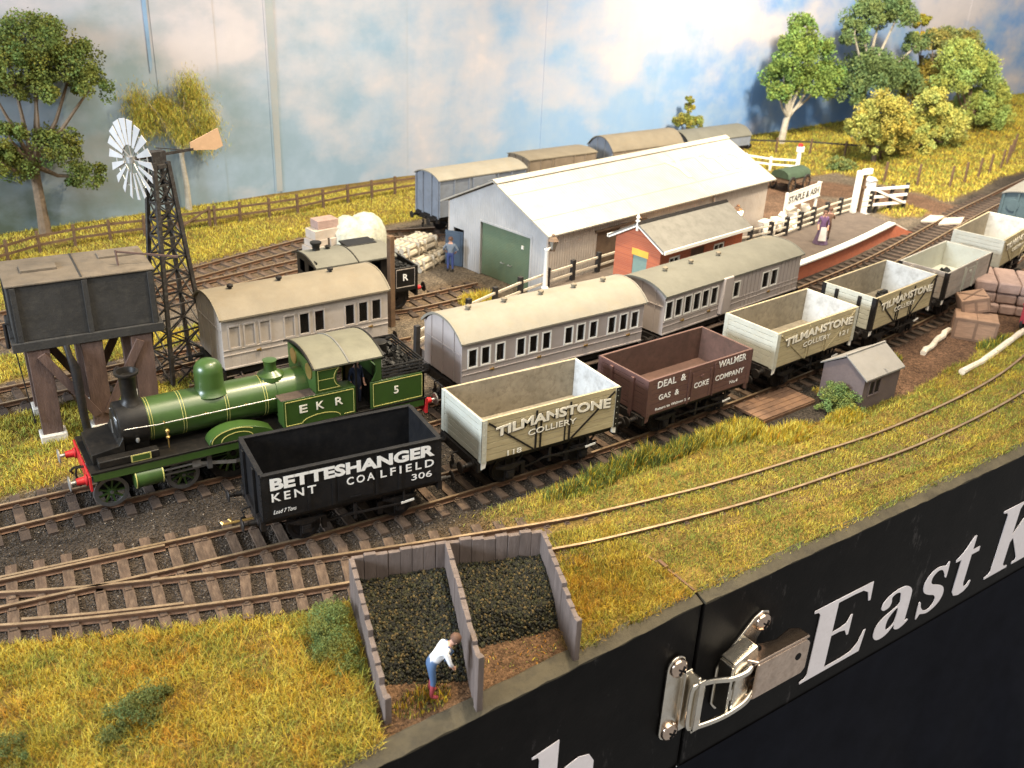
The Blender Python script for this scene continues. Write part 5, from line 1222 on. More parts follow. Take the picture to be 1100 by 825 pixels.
def wind_pump():
    t = thing('wind_pump', 'wind pump with white bladed fan, tan tail vane and black lattice tower', 'wind pump', (-7.85,11.7,-.2), .25)
    H_, b0, b1 = 8.0, .80, .25; C4 = [(-1,-1),(1,-1),(1,1),(-1,1)]
    def at(c, z): k = b0+(b1-b0)*min(1, z/7.4); return Vector((c[0]*k, c[1]*k, z))
    for c in C4: MB().bar(at(c,0), at(c,H_), .13, .13).build('leg', 'tower_black', t, smooth=0)
    lv = [0,1.0,2.0,3.0,3.9,4.7,5.4,6.0,6.6,7.2,7.8]
    for i, (a, b) in enumerate(zip(lv, lv[1:])):
        m = MB()
        for p, q in zip(C4, C4[1:]+C4[:1]): m.bar(at(p,b), at(q,b), .06, .06).bar(at(p,a), at(q,b), .04, .05).bar(at(q,a), at(p,b), .04, .05)
        m.build('bracing', 'tower_black', t, smooth=0)
    MB().lathe([(.36,7.8),(.36,7.92)], (0,0,0), 'z', 10).box((0,0,8.12),(.5,.35,.42)).build('gearbox', 'tower_black', t, smooth=0)
    d = Vector((-.955,-.05,.0)).normalized(); c = Vector((0,0,8.18)) + d*.95
    MB().tube([Vector((0,0,8.18)), c+d*.12], .07, 8).build('shaft', 'tower_black', t)
    side = Vector((0,0,1)).cross(d).normalized(); up = Vector((0,0,1)); fan = []
    for i in range(18):
        a = 2*PI*i/18; u = side*math.cos(a)+up*math.sin(a); w_ = d.cross(u).normalized()
        tw = (w_*.97+d*.22).normalized(); nn = tw.cross(u).normalized()*.012; vs = []
        for r_, h in ((.48,.045),(1.33,.135)):
            for g in (-h, h):
                for e in (-1, 1): vs.append(c+u*r_+tw*g+nn*e)
        MB().add(vs, [(0,1,3,2),(4,6,7,5),(0,4,5,1),(2,3,7,6),(0,2,6,4),(1,5,7,3)]).build('blade', 'blade_white', t, smooth=0)
    rg = MB()
    for r_ in (.50,1.0):
        P = [c-d*.05+(side*math.cos(2*PI*i/28)+up*math.sin(2*PI*i/28))*r_ for i in range(29)]; rg.tube(P, .022, 5)
    for i in range(7):
        a = 2*PI*i/7; rg.bar(c-d*.05, c-d*.05+(side*math.cos(a)+up*math.sin(a))*1.06, .03, .03)
    rg.lathe([(.14,-.1),(.14,.1)], tuple(c), 'z', 12).build('fan_hub', 'steel_grey', t)
    b = -d; e = Vector((0,0,8.18))
    MB().bar(e, e+b*1.4+up*.02, .07, .09).bar(e+up*.25, e+b*1.0+up*.05, .03, .03).build('tail_boom', 'tower_black', t, smooth=0)
    v = [e+b*1.3+up*.0, e+b*1.3+up*.26, e+b*2.45+up*.62, e+b*2.6-up*.02, e+b*2.3-up*.12]; n2 = side*.015
    MB().add([p+n2 for p in v]+[p-n2 for p in v], [(0,1,2,3,4),(9,8,7,6,5)]+[(i,(i+1) % 5,5+(i+1) % 5,5+i) for i in range(5)]).build('tail_vane', 'vane_tan', t, smooth=0)
wind_pump()

# ------------------------------------------------------------------ goods in the yard
def carton(label, x, y, z, d, rz, m='carton'):
    o = MB().box((0,0,d[2]/2), d).bx(-d[0]/2,d[0]/2,-.02,.02,d[2]+.001,d[2]+.012).build('carton', m, None, (x,y,z), (0,0,rz), bevel=.03)
    tag(o, label, 'box', 'stacked cartons in the yard')
g0 = gz(2.3,22.6)
carton('lower left carton of the white stack beside the netted heap', 1.75, 22.5, g0, (1.0,1.0,.62), .25)
carton('lower right carton of the white stack, touching the netted heap', 2.85, 22.75, g0, (1.0,1.0,.95), .15)
carton('middle carton of the white stack in the yard', 2.25, 22.75, g0+.96, (1.5,.9,.45), .2)
MB().box((1.75,22.5,g0+.79),(.95,.95,.32)).build
carton('small carton wedged under the middle one of the white stack', 1.78, 22.55, g0+.63, (.85,.85,.32), .22)
carton('topmost brown faced carton of the white stack', 2.38, 22.85, g0+1.42, (1.15,.8,.42), .12, 'pink_sack')
def netted_heap():
    V, F = [], []; n, k = 40, 18
    for j in range(k):
        for i in range(n):
            a = 2*PI*i/n; ph = (PI/2)*j/(k-1); r = math.cos(ph)**.55 if j < k-1 else 0; z = math.sin(ph)**.8
            dx = math.cos(a)*r*1.62*(1+.05*math.sin(9*a)+.03*rnd.uniform(-1,1)); dy = math.sin(a)*r*1.15*(1+.05*math.sin(11*a))
            z *= 1.85*(1-.14*math.exp(-(dx/.3)**2))*(1+.02*rnd.uniform(-1,1)); V.append((dx,dy,z))
    F = [(j*n+i,j*n+(i+1) % n,(j+1)*n+(i+1) % n,(j+1)*n+i) for j in range(k-1) for i in range(n)]
    o = link('netted_heap', raw_mesh('netted_heap', V, F, 'net_white', None, True), None, (4.15,22.8,g0), (0,0,.15)); tag(o, 'pale heap under white netting, two humps, behind the black engine', 'heap')
    N = 1500; a = NR.uniform(0, 2*PI, N); r = NR.uniform(.9, 1.06, N); h = NR.random(N)
    x = np.cos(a)*1.62*r*np.sqrt(1-h*.7); y = np.sin(a)*1.15*r*np.sqrt(1-h*.7)
    c = np.where(NR.random((N,1)) < .5, np.array([[.62,.60,.36]]), np.array([[.75,.74,.66]]))*NR.uniform(.7,1.1,(N,1))
    V, F, C = blades(x, y, h*1.2, NR.uniform(.2,.5,N), .03, NR.uniform(.1,.6,N), c)
    f = link('net_fringe', raw_mesh('net_fringe', V, F, 'grass', C), o); tag(f, kind='stuff')
netted_heap()
def bundle(label, x, y, z, L, rz, n=4, rows=2, r=.16):
    mb = MB()
    for j in range(rows):
        for i in range(n):
            yy = (i-(n-1)/2)*r*1.95+rnd.uniform(-.02,.02)+(.1 if j % 2 else 0); mb.tube([(-L/2+rnd.uniform(0,.12),yy,r+j*r*1.8),(L/2-rnd.uniform(0,.12),yy+rnd.uniform(-.03,.03),r+j*r*1.8)], r*rnd.uniform(.85,1.05), 8)
    for q in (-L*.3, L*.3): mb.box((q,0,r*rows), (.06,n*r*2+.04,r*rows*1.95))
    tag(mb.build('log_bundle', 'birch', None, (x,y,z), (0,0,rz), bevel=0), label, 'logs', 'birch log bundles in the yard')
g1 = gz(6,19.4)
bundle('lower front birch bundle, nearest the black engine bunker', 5.6, 18.75, g1, 1.5, .55); bundle('lower rear birch bundle, beside the man at the blue door', 6.9, 19.55, g1, 1.4, .5)
bundle('upper front birch bundle lying on the stack', 4.95, 19.1, g1+.66, 1.5, .55); bundle('upper rear birch bundle lying on the stack', 6.25, 19.75, g1+.66, 1.6, .5)
bundle('birch bundle at the left end of the stack, behind the wooden post', 4.3, 19.6, g1, 1.3, .5)

# ------------------------------------------------------------------ hut, boarded crossing, crates, sacks, log edging
def hut():
    t = thing('lineside_hut', 'small plain brown hut with pale grey pitched roof beside the track', 'hut', (13.87,-1.57,-.22), .09)
    L, W, e, r = 2.42, 1.99, 1.42, 1.97; hx, hy = L/2-.08, W/2-.1
    for s in (-1, 1):
        MB().wall(-hx,hx,0,e,s*hy-(0 if s < 0 else .07),.07,[(-.80,-.05,.62,1.22)] if s < 0 else []).build('side_wall', 'hut_brown', t, smooth=0)
        a = (s*(hy+.12), e-.09); MB().prism([a,(0,r),(0,r+.07),(a[0],a[1]+.07)], 'x', -L/2, L/2).build('roof', 'hut_roof', t, bevel=.01, smooth=0)
        g = MB().wall(-hy+.07,hy-.07,0,e,s*hx-(0 if s < 0 else .07),.07,[],0,'y'); g.prism([(-hy+.07,e),(hy-.07,e),(0,r-.06)], 'x', s*hx, s*(hx-.07)); g.build('gable', 'hut_brown', t, smooth=0)
    wf = MB()
    for x in (-.80,-.46,-.11): wf.bx(x,x+.06,-hy-.02,-hy+.06,.62,1.22)
    wf.bx(-.80,-.04,-hy-.02,-hy+.06,1.18,1.24).bx(-.80,-.04,-hy-.03,-hy+.06,.58,.64); wo = wf.build('window', 'hut_brown', t, smooth=0)
    MB().bx(-.78,-.07,-hy+.03,-hy+.04,.64,1.2).build('pane', 'black_iron', wo, smooth=0)
    MB().bx(-L/2-.002,L/2+.002,-.04,.04,r+.045,r+.10).bx(.05,.09,-hy-.13,0,e+.1,e+.11).build('ridge', 'hut_roof', t, smooth=0)
hut()
def crossing_boards():
    mb = MB(); a = Matrix.Rotation(.09, 3, 'Z')
    for i in range(5): mb.box(a @ Vector((0, (i-2)*.27, .05)), (3.0,.25,.1), 0, a)
    mb.box(a @ Vector((0,-.66,-.06)), (3.0,.06,.2), 0, a)
    tag(mb.build('boarded_crossing', 'board_wood', None, (10.4,-.72,-.12), (0,0,0), bevel=.012, smooth=0), 'brown wooden boards laid beside the line in front of the hut', 'boards')
crossing_boards()
def crate(label, x, y, z, d, rz, tilt=(0,0), lids=1, xbrace=False):
    t = thing('wooden_crate', label, 'crate', (x,y,z), rz, 'wooden crates beside the wagons'); t.rotation_euler = (tilt[0], tilt[1], rz)
    X, Y, Z = d; MB().bx(-X/2,X/2,-Y/2,Y/2,0,Z).build('box', 'crate_wood', t, bevel=.01, smooth=0)
    for s in (-1, 1):
        for a, b in ((-X/2,-X/2+.1),(X/2-.1,X/2),(-.05,.05)): MB().bx(a,b,s*(Y/2+.001),s*(Y/2+.03),.0,Z).build('batten', 'crate_batten', t, smooth=0)
        for a, b in ((0,.1),(Z-.1,Z)): MB().bx(-X/2+.101,X/2-.101,s*(Y/2+.002),s*(Y/2+.024),a,b).build('batten', 'crate_batten', t, smooth=0)
    for s in (-1, 1):
        for a, b in ((-Y/2+.001,-Y/2+.1),(Y/2-.1,Y/2-.001)): MB().bx(s*(X/2+.001),s*(X/2+.025),a,b,.0,Z).build('batten', 'crate_batten', t, smooth=0)
    for i in range(lids):
        w_ = X/lids; MB().bx(-X/2+i*w_+.01,-X/2+(i+1)*w_-.01,-Y/2-.02,Y/2+.02,Z+.001,Z+.05).build('lid', 'crate_wood', t, bevel=.01, smooth=0)
    if xbrace:
        for s in (-1, 1): MB().bar((-X/2+.1,-s*(Y/2-.1),Z+.06),(X/2-.1,s*(Y/2-.1),Z+.06),.09,.03).build('brace', 'crate_batten', t, smooth=0)
crate('wide low wooden crate with two lids, below the tilted crate', 23.55, .15, gz(23.5,.1), (1.75,1.15,.95), -.92, (0,0), 2)
crate('small crate with crossed lid battens tilted on the wide crate', 24.2, .78, gz(23.5,.1)+.99, (1.15,1.15,.62), -.75, (.0,-.28), 1, True)
def sack_stack(label, x, y, z, d, rz):
    V, F = [], []; X, Y, Z = d
    mb = MB()
    for i in range(3):
        for j in range(2):
            mb.box(((i-1)*X/3+rnd.uniform(-.02,.02),(j-.5)*Y/2+rnd.uniform(-.02,.02),Z/2), (X/3*.97,Y/2*.97,Z*rnd.uniform(.92,1)), 0, Matrix.Rotation(rnd.uniform(-.03,.03),3,'Z'))
    tag(mb.build('sack_layer', 'pink_sack', None, (x,y,z), (0,0,rz), bevel=.09), label, 'sacks', 'pinkish sack layers beside the crates')
g2 = gz(27.5,1.6)
sack_stack('bottom layer of the pinkish sack stack, half hidden by crates', 28.0, 1.55, g2, (2.2,1.7,.5), -.85)
sack_stack('middle layer of the pinkish sack stack', 28.1, 1.75, g2+.50, (2.7,1.9,.5), -.9)
sack_stack('top layer of the pinkish sack stack, widest and brightest', 28.3, 1.95, g2+1.0, (3.0,2.6,.55), -.88)
def log_edge(label, a, b, r):
    n = 8; P = [Vector((a[0]+(b[0]-a[0])*i/n+rnd.uniform(-.04,.04), a[1]+(b[1]-a[1])*i/n+rnd.uniform(-.05,.05), gz(a[0]+(b[0]-a[0])*i/n, a[1]+(b[1]-a[1])*i/n)+r*.75)) for i in range(n+1)]
    tag(MB().tube(P, [r*rnd.uniform(.9,1.1) for _ in P], 10).build('edging_log', 'log_pale', None), label, 'log')
log_edge('pale log lying by the wagons left of the crates', (19.7,-.15), (23.0,.95), .13)
log_edge('white log along the right edge of the dirt yard, towards the red cart', (19.2,-2.4), (26.2,-.75), .13)
def red_cart():
    t = thing('red_cart', 'dark red cart cut off by the right edge of the photo', 'cart', (26.9,-1.15,gz(26.5,-1)), .1)
    MB().bx(-1.1,1.1,-.7,.7,.45,1.35).build('body', 'red_paint_dull', t, bevel=.02)
    for s in (-1, 1):
        MB().bx(-1.1,1.1,s*.701,s*.74,1.28,1.36).build('top_rail', 'red_paint_dull', t, smooth=0)
        for x in (-.7,.7): link('wheel', wheel_mesh(.42,'fence_black',10,'fence_black'), t, (x,s*.6,.42))
M['red_paint_dull'] = mat('red_paint_dull', (.26,.02,.03), .55, .15, 3)
red_cart()
def green_cart():
    t = thing('covered_cart', 'dark green covered cart on the dirt road behind the name board', 'cart', (35.7,22.6,gz(36.2,22.6)), .15); t.scale = (.66,.75,.85)
    MB().bx(-1.9,1.9,-.85,.85,.75,1.15).build('bed', 'rust_door', t, bevel=.02)
    pr = [(-.95,1.1)]+[(-.95*math.cos(PI*i/8), 1.1+.62*math.sin(PI*i/8)**.7) for i in range(9)]+[(.95,1.1)]
    MB().prism(pr, 'x', -1.95, 1.95).build('canopy', 'tarpaulin', t, smooth=50)
    for x in (-1.25,1.3):
        for s in (-1, 1): link('wheel', wheel_mesh(.62,'fence_brown',10,'fence_black'), t, (x,s*.98,.62))
    MB().bar((1.9,.3,.7),(3.6,.3,.55),.08,.08).build('shaft', 'fence_brown', t, smooth=0); MB().bar((1.9,-.3,.7),(3.6,-.3,.55),.08,.08).build('shaft', 'fence_brown', t, smooth=0)
green_cart()
for i, (x, y, s_) in enumerate([(26.2,15.3,.5),(27.0,15.6,.55),(28.0,15.2,.45),(29.3,16.6,.5),(30.6,16.9,.5)]):
    mb = MB()
    for j in range(4): mb.box((rnd.uniform(-.5,.5),rnd.uniform(-.3,.3),.22+.18*j), (s_*1.3,s_,s_*.7), 0, Euler((rnd.uniform(-.2,.2),rnd.uniform(-.2,.2),rnd.random())).to_matrix())
    tag(mb.build('stone_pile', 'log_pale', None, (x,y,gz(x,y)), bevel=.04), 'pale stone blocks piled behind the platform fence below the name board', 'stones', 'pale stone piles behind the platform fence')
for k, (pts, lab) in enumerate(((((37.2,13.15),(38.9,13.75),(39.6,13.2),(38.1,12.55)), 'pale boards of the level crossing on the platform side of the line'), (((37.6,12.2),(39.2,12.95),(40.6,12.5),(39.2,11.75)), 'pale boards of the level crossing between the two rails'))):
    tag(MB().prism(pts, 'z', -.16, -.03).build('crossing_boards', 'carton', None, bevel=.02), lab, 'boards')

# ------------------------------------------------------------------ coal bays at the front edge
def coal_bays():
    t = thing('coal_bays', 'grey timber coal bays, two open fronted bins at the front edge', 'coal bin', (-5.4,-4.4,-.3)); o = Vector((-5.4,-4.4,-.3))
    BL, BM, BR = (-7.72,-3.74), (-5.34,-4.32), (-2.9,-5.08); FL, FM, FR = (-8.62,-7.6), (-6.66,-8.2), (-3.82,-7.95)
    def boards(p, q, h0, h1, name, n):
        p, q = Vector((*p,0)), Vector((*q,0)); d = (q-p); a = math.atan2(d.y, d.x); w_ = d.length/n; mb = MB()
        for i in range(n):
            c = p+d*((i+.5)/n); h = h0+(h1-h0)*((i+.5)/n)**1.4+rnd.uniform(-.05,.05)
            mb.box((c.x-o.x, c.y-o.y, h/2-.1), (w_*.97,.13+rnd.uniform(-.012,.012),h+.2), 0, Matrix.Rotation(a+rnd.uniform(-.02,.02),3,'Z') @ Matrix.Rotation(rnd.uniform(-.012,.012),3,'Y'))
        mb.build(name, 'bin_wood', t, bevel=.012, smooth=0)
    boards(BL, BM, 1.6, 1.6, 'back_wall', 8); boards(BM, BR, 1.6, 1.6, 'back_wall', 8)
    boards(BL, FL, 1.62, .62, 'side_wall', 10); boards(BM, FM, 1.62, 1.45, 'side_wall', 11); boards(BR, FR, 1.6, 1.15, 'side_wall', 9)
    for p, h in ((FR,1.2),(FM,1.5),(FL,.75)): MB().box((p[0]-o.x,p[1]-o.y-.06,h/2-.1),(.16,.14,h+.15)).build('end_post', 'bin_wood', t, bevel=.012)
    def pile(A, B, C, D, h0, h1, label):
        n, k = 46, 56; V = []; C_ = []
        for j in range(k):
            for i in range(n):
                u, v = i/(n-1), j/(k-1); p = np.array(A)*(1-u)*(1-v)+np.array(B)*u*(1-v)+np.array(C)*u*v+np.array(D)*(1-u)*v
                h = h0+(h1-h0)*v+.10*(fbm(np.array(p[0]),np.array(p[1]),1.4)-.5)*2+.10*rnd.random()
                e = min(1, (1-v)/(.22+.10*math.sin(u*7)))**.7; h = h*e-.04*(1-e); V.append((p[0]+rnd.uniform(-.03,.03), p[1]+rnd.uniform(-.03,.03), -.3+h))
                C_.append(np.array([.018,.018,.011])*rnd.uniform(.5,1.7) if rnd.random() < .78 else np.array([.06,.052,.022])*rnd.uniform(.6,1.3))
        F = [(j*n+i,j*n+i+1,(j+1)*n+i+1,(j+1)*n+i) for j in range(k-1) for i in range(n-1)]
        ob = link('coal_heap', raw_mesh('coal_heap', V, F, 'coal_dull', np.array(C_))); tag(ob, label, 'coal', 'coal heaps in the timber bays')
        N = 5200; u, v = NR.random(N), NR.random(N)*1.02; v = np.minimum(v, .999); P = (np.array(A)[None]*((1-u)*(1-v))[:,None]+np.array(B)[None]*(u*(1-v))[:,None]+np.array(C)[None]*(u*v)[:,None]+np.array(D)[None]*((1-u)*v)[:,None])
        z = -.3+(h0+(h1-h0)*v+.20*(fbm(P[:,0],P[:,1],1.4)-.5)+.05)*np.minimum(1,(1-v)/(.22+.10*np.sin(u*7)))**.7+.02; r = NR.uniform(.025,.075,N); base = np.array([(1,0,0),(-1,0,0),(0,1,0),(0,-1,0),(0,0,1),(0,0,-1)], float)
        V = base[None]*NR.uniform(.45,1.1,(N,6,1))*r[:,None,None]; a_ = NR.uniform(0,2*PI,(N,1)); V = np.stack([V[...,0]*np.cos(a_)-V[...,1]*np.sin(a_), V[...,0]*np.sin(a_)+V[...,1]*np.cos(a_), V[...,2]], -1)+np.stack([P[:,0],P[:,1],z],-1)[:,None]
        tri = np.array([(0,2,4),(2,1,4),(1,3,4),(3,0,4),(2,0,5),(1,2,5),(3,1,5),(0,3,5)]); F = (tri[None]+np.arange(N)[:,None,None]*6).reshape(-1,3)
        q = NR.random((N,1)); c = np.where(q < .55, np.array([[.014,.014,.011]]), np.where(q < .85, np.array([[.030,.030,.014]]), np.array([[.085,.062,.025]])))*NR.uniform(.6,1.4,(N,1))
        tag(link('coal_lumps', raw_mesh('coal_lumps', V.reshape(-1,3), F, 'grass', np.repeat(c,6,0)), ob), kind='stuff')
    lerp = lambda p, q, f: (p[0]+(q[0]-p[0])*f, p[1]+(q[1]-p[1])*f)
    ins = lambda p, dx, dy: (p[0]+dx, p[1]+dy)
    pile(ins(BL,.08,-.08), ins(BM,-.08,-.08), ins(lerp(BM,FM,.80),-.08,0), ins(lerp(BL,FL,.76),.08,0), .80, .30, 'left heap of dull dark coal, behind the bending man')
    pile(ins(BM,.08,-.08), ins(BR,-.08,-.08), ins(lerp(BR,FR,.66),-.08,0), ins(lerp(BM,FM,.60),.08,0), .85, .32, 'right heap of dull dark coal, in the bay next to the yellow grass')
mat('coal_dull', (1,1,1), .85, attr=True, bump=1.0, bscale=9, spec=.2)
coal_bays()
tuft('straw_litter', -7.7, -7.5, .75, .4, 420, .12, .3, (1,.6,.5,.6,1)); tuft('straw_litter', -4.9, -7.3, 1.1, .5, 170, .06, .14, (.2,.8,.1,.4,1.2), lean=(.7,.97))

# ------------------------------------------------------------------ fascia: white serif lettering and the toggle latch
GLYPH = {   # outlines in units of the cap height: outer ring first, then holes; (x, y) pairs, 's' rings are smoothed
 'E': [[(0,0),(0,.03),(.07,.045),(.11,.09),(.11,.91),(.07,.955),(0,.97),(0,1),(.98,1),(1.0,.74),(.965,.74),(.92,.88),(.82,.94),(.68,.95),(.40,.95),(.40,.545),(.54,.545),(.64,.57),(.69,.66),(.72,.66),(.72,.38),(.69,.38),(.64,.47),(.54,.495),(.40,.495),(.40,.05),(.70,.05),(.86,.07),(.96,.15),(1.02,.30),(1.055,.30),(1.02,0)]],
 'K': [[(0,0),(0,.03),(.08,.045),(.12,.09),(.12,.91),(.08,.955),(0,.97),(0,1),(.52,1),(.52,.97),(.44,.955),(.40,.91),(.40,.52),(.74,.88),(.77,.93),(.74,.96),(.66,.97),(.66,1),(1.06,1),(1.06,.97),(.96,.95),(.86,.88),(.62,.64),(.98,.10),(1.05,.05),(1.14,.03),(1.14,0),(.64,0),(.64,.03),(.71,.05),(.71,.09),(.45,.47),(.40,.42),(.40,.09),(.44,.045),(.52,.03),(.52,0)]],
 'h': [[(0,0),(0,.03),(.06,.04),(.08,.08),(.08,.92),(.06,.97),(0,.98),(0,1.0),(.28,1.04),(.28,.56),(.38,.66),(.52,.69),(.64,.65),(.70,.54),(.70,.08),(.72,.04),(.78,.03),(.78,0),(.42,0),(.42,.03),(.48,.04),(.50,.08),(.50,.48),(.47,.57),(.40,.58),(.33,.53),(.28,.46),(.28,.08),(.30,.04),(.36,.03),(.36,0)]],
 'a': [[(.02,.16),(.03,.08),(.09,.01),(.18,-.01),(.28,.02),(.37,.10),(.39,.03),(.46,-.01),(.54,0),(.62,.05),(.61,.075),(.57,.06),(.56,.10),(.56,.46),(.53,.58),(.43,.66),(.30,.68),(.16,.65),(.07,.58),(.05,.50),(.10,.45),(.18,.46),(.21,.52),(.20,.60),(.27,.63),(.34,.60),(.36,.53),(.36,.42),(.16,.34),(.05,.26)], [(.36,.37),(.36,.16),(.29,.09),(.23,.10),(.21,.18),(.24,.29)]],
 's': [[(.04,-.01),(.07,-.01),(.10,.03),(.15,.01),(.25,-.015),(.37,.02),(.45,.10),(.47,.20),(.43,.30),(.34,.37),(.21,.44),(.16,.50),(.17,.58),(.24,.63),(.32,.61),(.38,.53),(.41,.46),(.44,.46),(.43,.68),(.40,.68),(.375,.65),(.32,.67),(.23,.685),(.12,.65),(.05,.56),(.04,.46),(.08,.37),(.17,.30),(.28,.24),(.33,.17),(.31,.08),(.24,.035),(.16,.06),(.09,.14),(.06,.23),(.03,.23)]],
 't': [[(.10,.60),(.0,.60),(.0,.635),(.10,.70),(.18,.80),(.25,.89),(.29,.89),(.29,.67),(.43,.67),(.43,.60),(.29,.60),(.29,.16),(.31,.09),(.36,.08),(.42,.14),(.445,.13),(.42,.05),(.35,0),(.25,-.015),(.15,.02),(.10,.10)]],
}
def glyph_mesh(ch, w, h):
    c = bpy.data.curves.new('g', 'CURVE'); c.dimensions = '2D'; c.fill_mode = 'BOTH'; c.extrude = .012
    rings = GLYPH[ch]; top = max(p[1] for p in rings[0]); right = max(p[0] for p in rings[0])
    for r in rings:
        if ch in 'as':
            Q = r; out = []
            for i in range(len(Q)):
                p0, p1, p2, p3 = (np.array(Q[(i+k) % len(Q)], float) for k in (-1,0,1,2))
                for j in range(4):
                    t = j/4; out.append(.5*((2*p1)+(p2-p0)*t+(2*p0-5*p1+4*p2-p3)*t*t+(3*p1-p0-3*p2+p3)*t**3))
            r = out
        s = c.splines.new('POLY'); s.points.add(len(r)-1); s.use_cyclic_u = True
        for p, q in zip(s.points, r): p.co = (q[0]*w/right, q[1]*h/(1 if ch not in 'ast' else .685 if ch in 'as' else .89), 0, 1)
    o = bpy.data.objects.new('g', c); COL.objects.link(o)
    me = bpy.data.meshes.new_from_object(o.evaluated_get(bpy.context.evaluated_depsgraph_get())); bpy.data.objects.remove(o); bpy.data.curves.remove(c)
    me.materials.clear(); me.materials.append(M['fascia_letter']); me.update(); return me
mat('fascia_letter', (.90,.86,.90), .45, .04, 1.5, (.5,.42,.38), .2)
FA = .044
def on_fascia(s, z, out=0., a=FA, p0=(.76,-7.9)): return (p0[0]+s*math.cos(a)+out*math.sin(a), p0[1]+s*math.sin(a)-out*math.cos(a), z)
def fascia_text():
    for ch, s, z, w, h in (('E',4.75,-5.68,3.05,2.88), ('a',8.30,-5.66,2.0,1.9), ('s',10.68,-5.66,1.56,1.9), ('t',12.55,-5.66,1.45,2.5), ('K',15.0,-5.68,3.3,3.0)):
        link('lettering', glyph_mesh(ch, w, h), FASCIA_R, on_fascia(s, z, .03), (R(90), 0, FA))
    a = .078; link('lettering', glyph_mesh('h', 2.35, 2.9), FASCIA_L, on_fascia(-.95, -5.55, .03, a, (-4.17,-8.22)), (R(90), 0, a))
fascia_text()
def latch():
    t = thing('toggle_latch', 'shiny zinc toggle latch screwed over the joint of the black front boards', 'latch', on_fascia(0,-3.3,0), FA)
    def P(s, z, o): return (s, -o, z+3.3)      # local: along the board, outwards, up
    def screw(parent, s, z, o):
        sc = MB().lathe([(.29,0),(.29,.06),(.25,.13),(.15,.18),(.02,.20)], (0,0,0), 'y', 20)
        sc.v = [(x,-y,w_) for x, y, w_ in sc.v]
        b = sc.build('screw', 'zinc_warm', parent, P(s,z,o))
        MB().box((0,-.19,0),(.30,.05,.05), 0, Matrix.Rotation(.6,3,'Y')).box((0,-.19,0),(.05,.05,.30), 0, Matrix.Rotation(.6,3,'Y')).build('slot', 'fascia_black', b, smooth=0)
    # catch plate with rounded ends and a hooked lip
    def plate(cx, z0, z1, w_, o0, o1, mb):
        n = 10; pts = []
        for i in range(n+1): a = PI*i/n; pts.append((cx+w_/2*math.cos(a), z1-w_/2+w_/2*math.sin(a)))
        for i in range(n+1): a = PI+PI*i/n; pts.append((cx+w_/2*math.cos(a), z0+w_/2+w_/2*math.sin(a)))
        mb.prism([(p[0], p[1]+3.3) for p in pts], 'y', -o0, -o1); return mb
    c = plate(-1.08, -4.75, -1.80, .66, .0, .10, MB()).build('catch_plate', 'zinc', t, bevel=.03)
    MB().bx(-.80,-.52,-.18,-.08,-4.55+3.3,-2.4+3.3).bx(-.58,-.48,-.48,-.10,-4.5+3.3,-2.5+3.3).bx(-.58,-.34,-.54,-.44,-4.4+3.3,-2.6+3.3).build('catch_lip', 'zinc', c, bevel=.03, smooth=0)
    screw(c, -1.08, -2.13, .1); screw(c, -1.08, -4.40, .1)
    # base plate of the lever, a folded channel and the lever itself
    bp = MB().prism([(p[0], p[1]+3.3) for p in ((.55,-3.0),(.75,-2.75),(1.85,-1.75),(2.15,-1.62),(2.42,-1.72),(2.5,-2.0),(2.35,-2.25),(2.1,-2.6),(2.1,-4.6),(.75,-4.6),(.55,-4.3))], 'y', 0, -.10).build('base_plate', 'zinc', t, bevel=.03)
    screw(bp, 2.15, -1.98, .1)
    MB().prism([(p[0], p[1]+3.3) for p in ((.62,-2.5),(1.5,-2.2),(1.6,-2.6),(.75,-3.0))], 'y', -.1, -.62).bx(.58,.68,-.62,-.1,-4.3+3.3,-2.6+3.3).bx(.75,1.35,-.66,-.58,-4.2+3.3,-2.9+3.3).build('bracket', 'zinc', bp, bevel=.03, smooth=0)
    MB().tube([P(.70,-3.45,.32),P(2.0,-3.45,.32)], .22, 12).build('pivot', 'zinc', bp)
    lv = MB().prism([(p[0], p[1]+3.3) for p in ((1.1,-1.95),(2.2,-2.2),(3.1,-2.15),(3.45,-2.35),(3.5,-2.6),(1.05,-2.6))], 'y', -.72, -.80)
    lv = MB()
    # lever: outer face plus a turned top flange running back to the board
    lv.prism([(p[0], p[1]+3.3) for p in ((1.32,-2.62),(3.35,-2.62),(3.52,-2.78),(3.52,-3.72),(3.35,-3.88),(1.32,-3.88))], 'y', -.80, -.90)
    lv.prism([(p[0], -p[1]) for p in ((.85,.30),(1.6,.22),(2.5,.42),(3.2,.30),(3.5,.45),(3.5,.86),(1.32,.86))], 'z', -2.64+3.3, -2.54+3.3)
    lv.prism([(p[0], -p[1]) for p in ((1.2,.30),(3.3,.40),(3.4,.86),(1.32,.86))], 'z', -3.92+3.3, -3.84+3.3)
    L_ = lv.build('lever', 'zinc_warm', t, bevel=.05, smooth=0)
    MB().tube([P(3.05,-3.1,.895),P(3.05,-3.1,.915)], .12, 14).build('rivet', 'fascia_black', L_); MB().tube([P(1.75,-2.535,.4),P(1.75,-2.52,.4)], .13, 12).build('rivet', 'fascia_black', L_)
    # wire loop
    pts = [P(1.35,-2.72,.62),P(1.1,-2.85,.74),P(.6,-2.95,.62),P(.0,-2.86,.46),P(-.52,-2.80,.40),P(-.64,-2.9,.36),P(-.66,-3.2,.34),P(-.66,-3.9,.34),P(-.64,-4.25,.36),P(-.52,-4.36,.40),P(.1,-4.26,.60),P(.7,-4.22,.66),P(1.2,-4.0,.74),P(1.5,-3.78,.70)]
    S3 = [Vector(q) for q in spline(pts, .08)]
    MB().tube(S3, .085, 12).build('wire_loop', 'zinc', t)
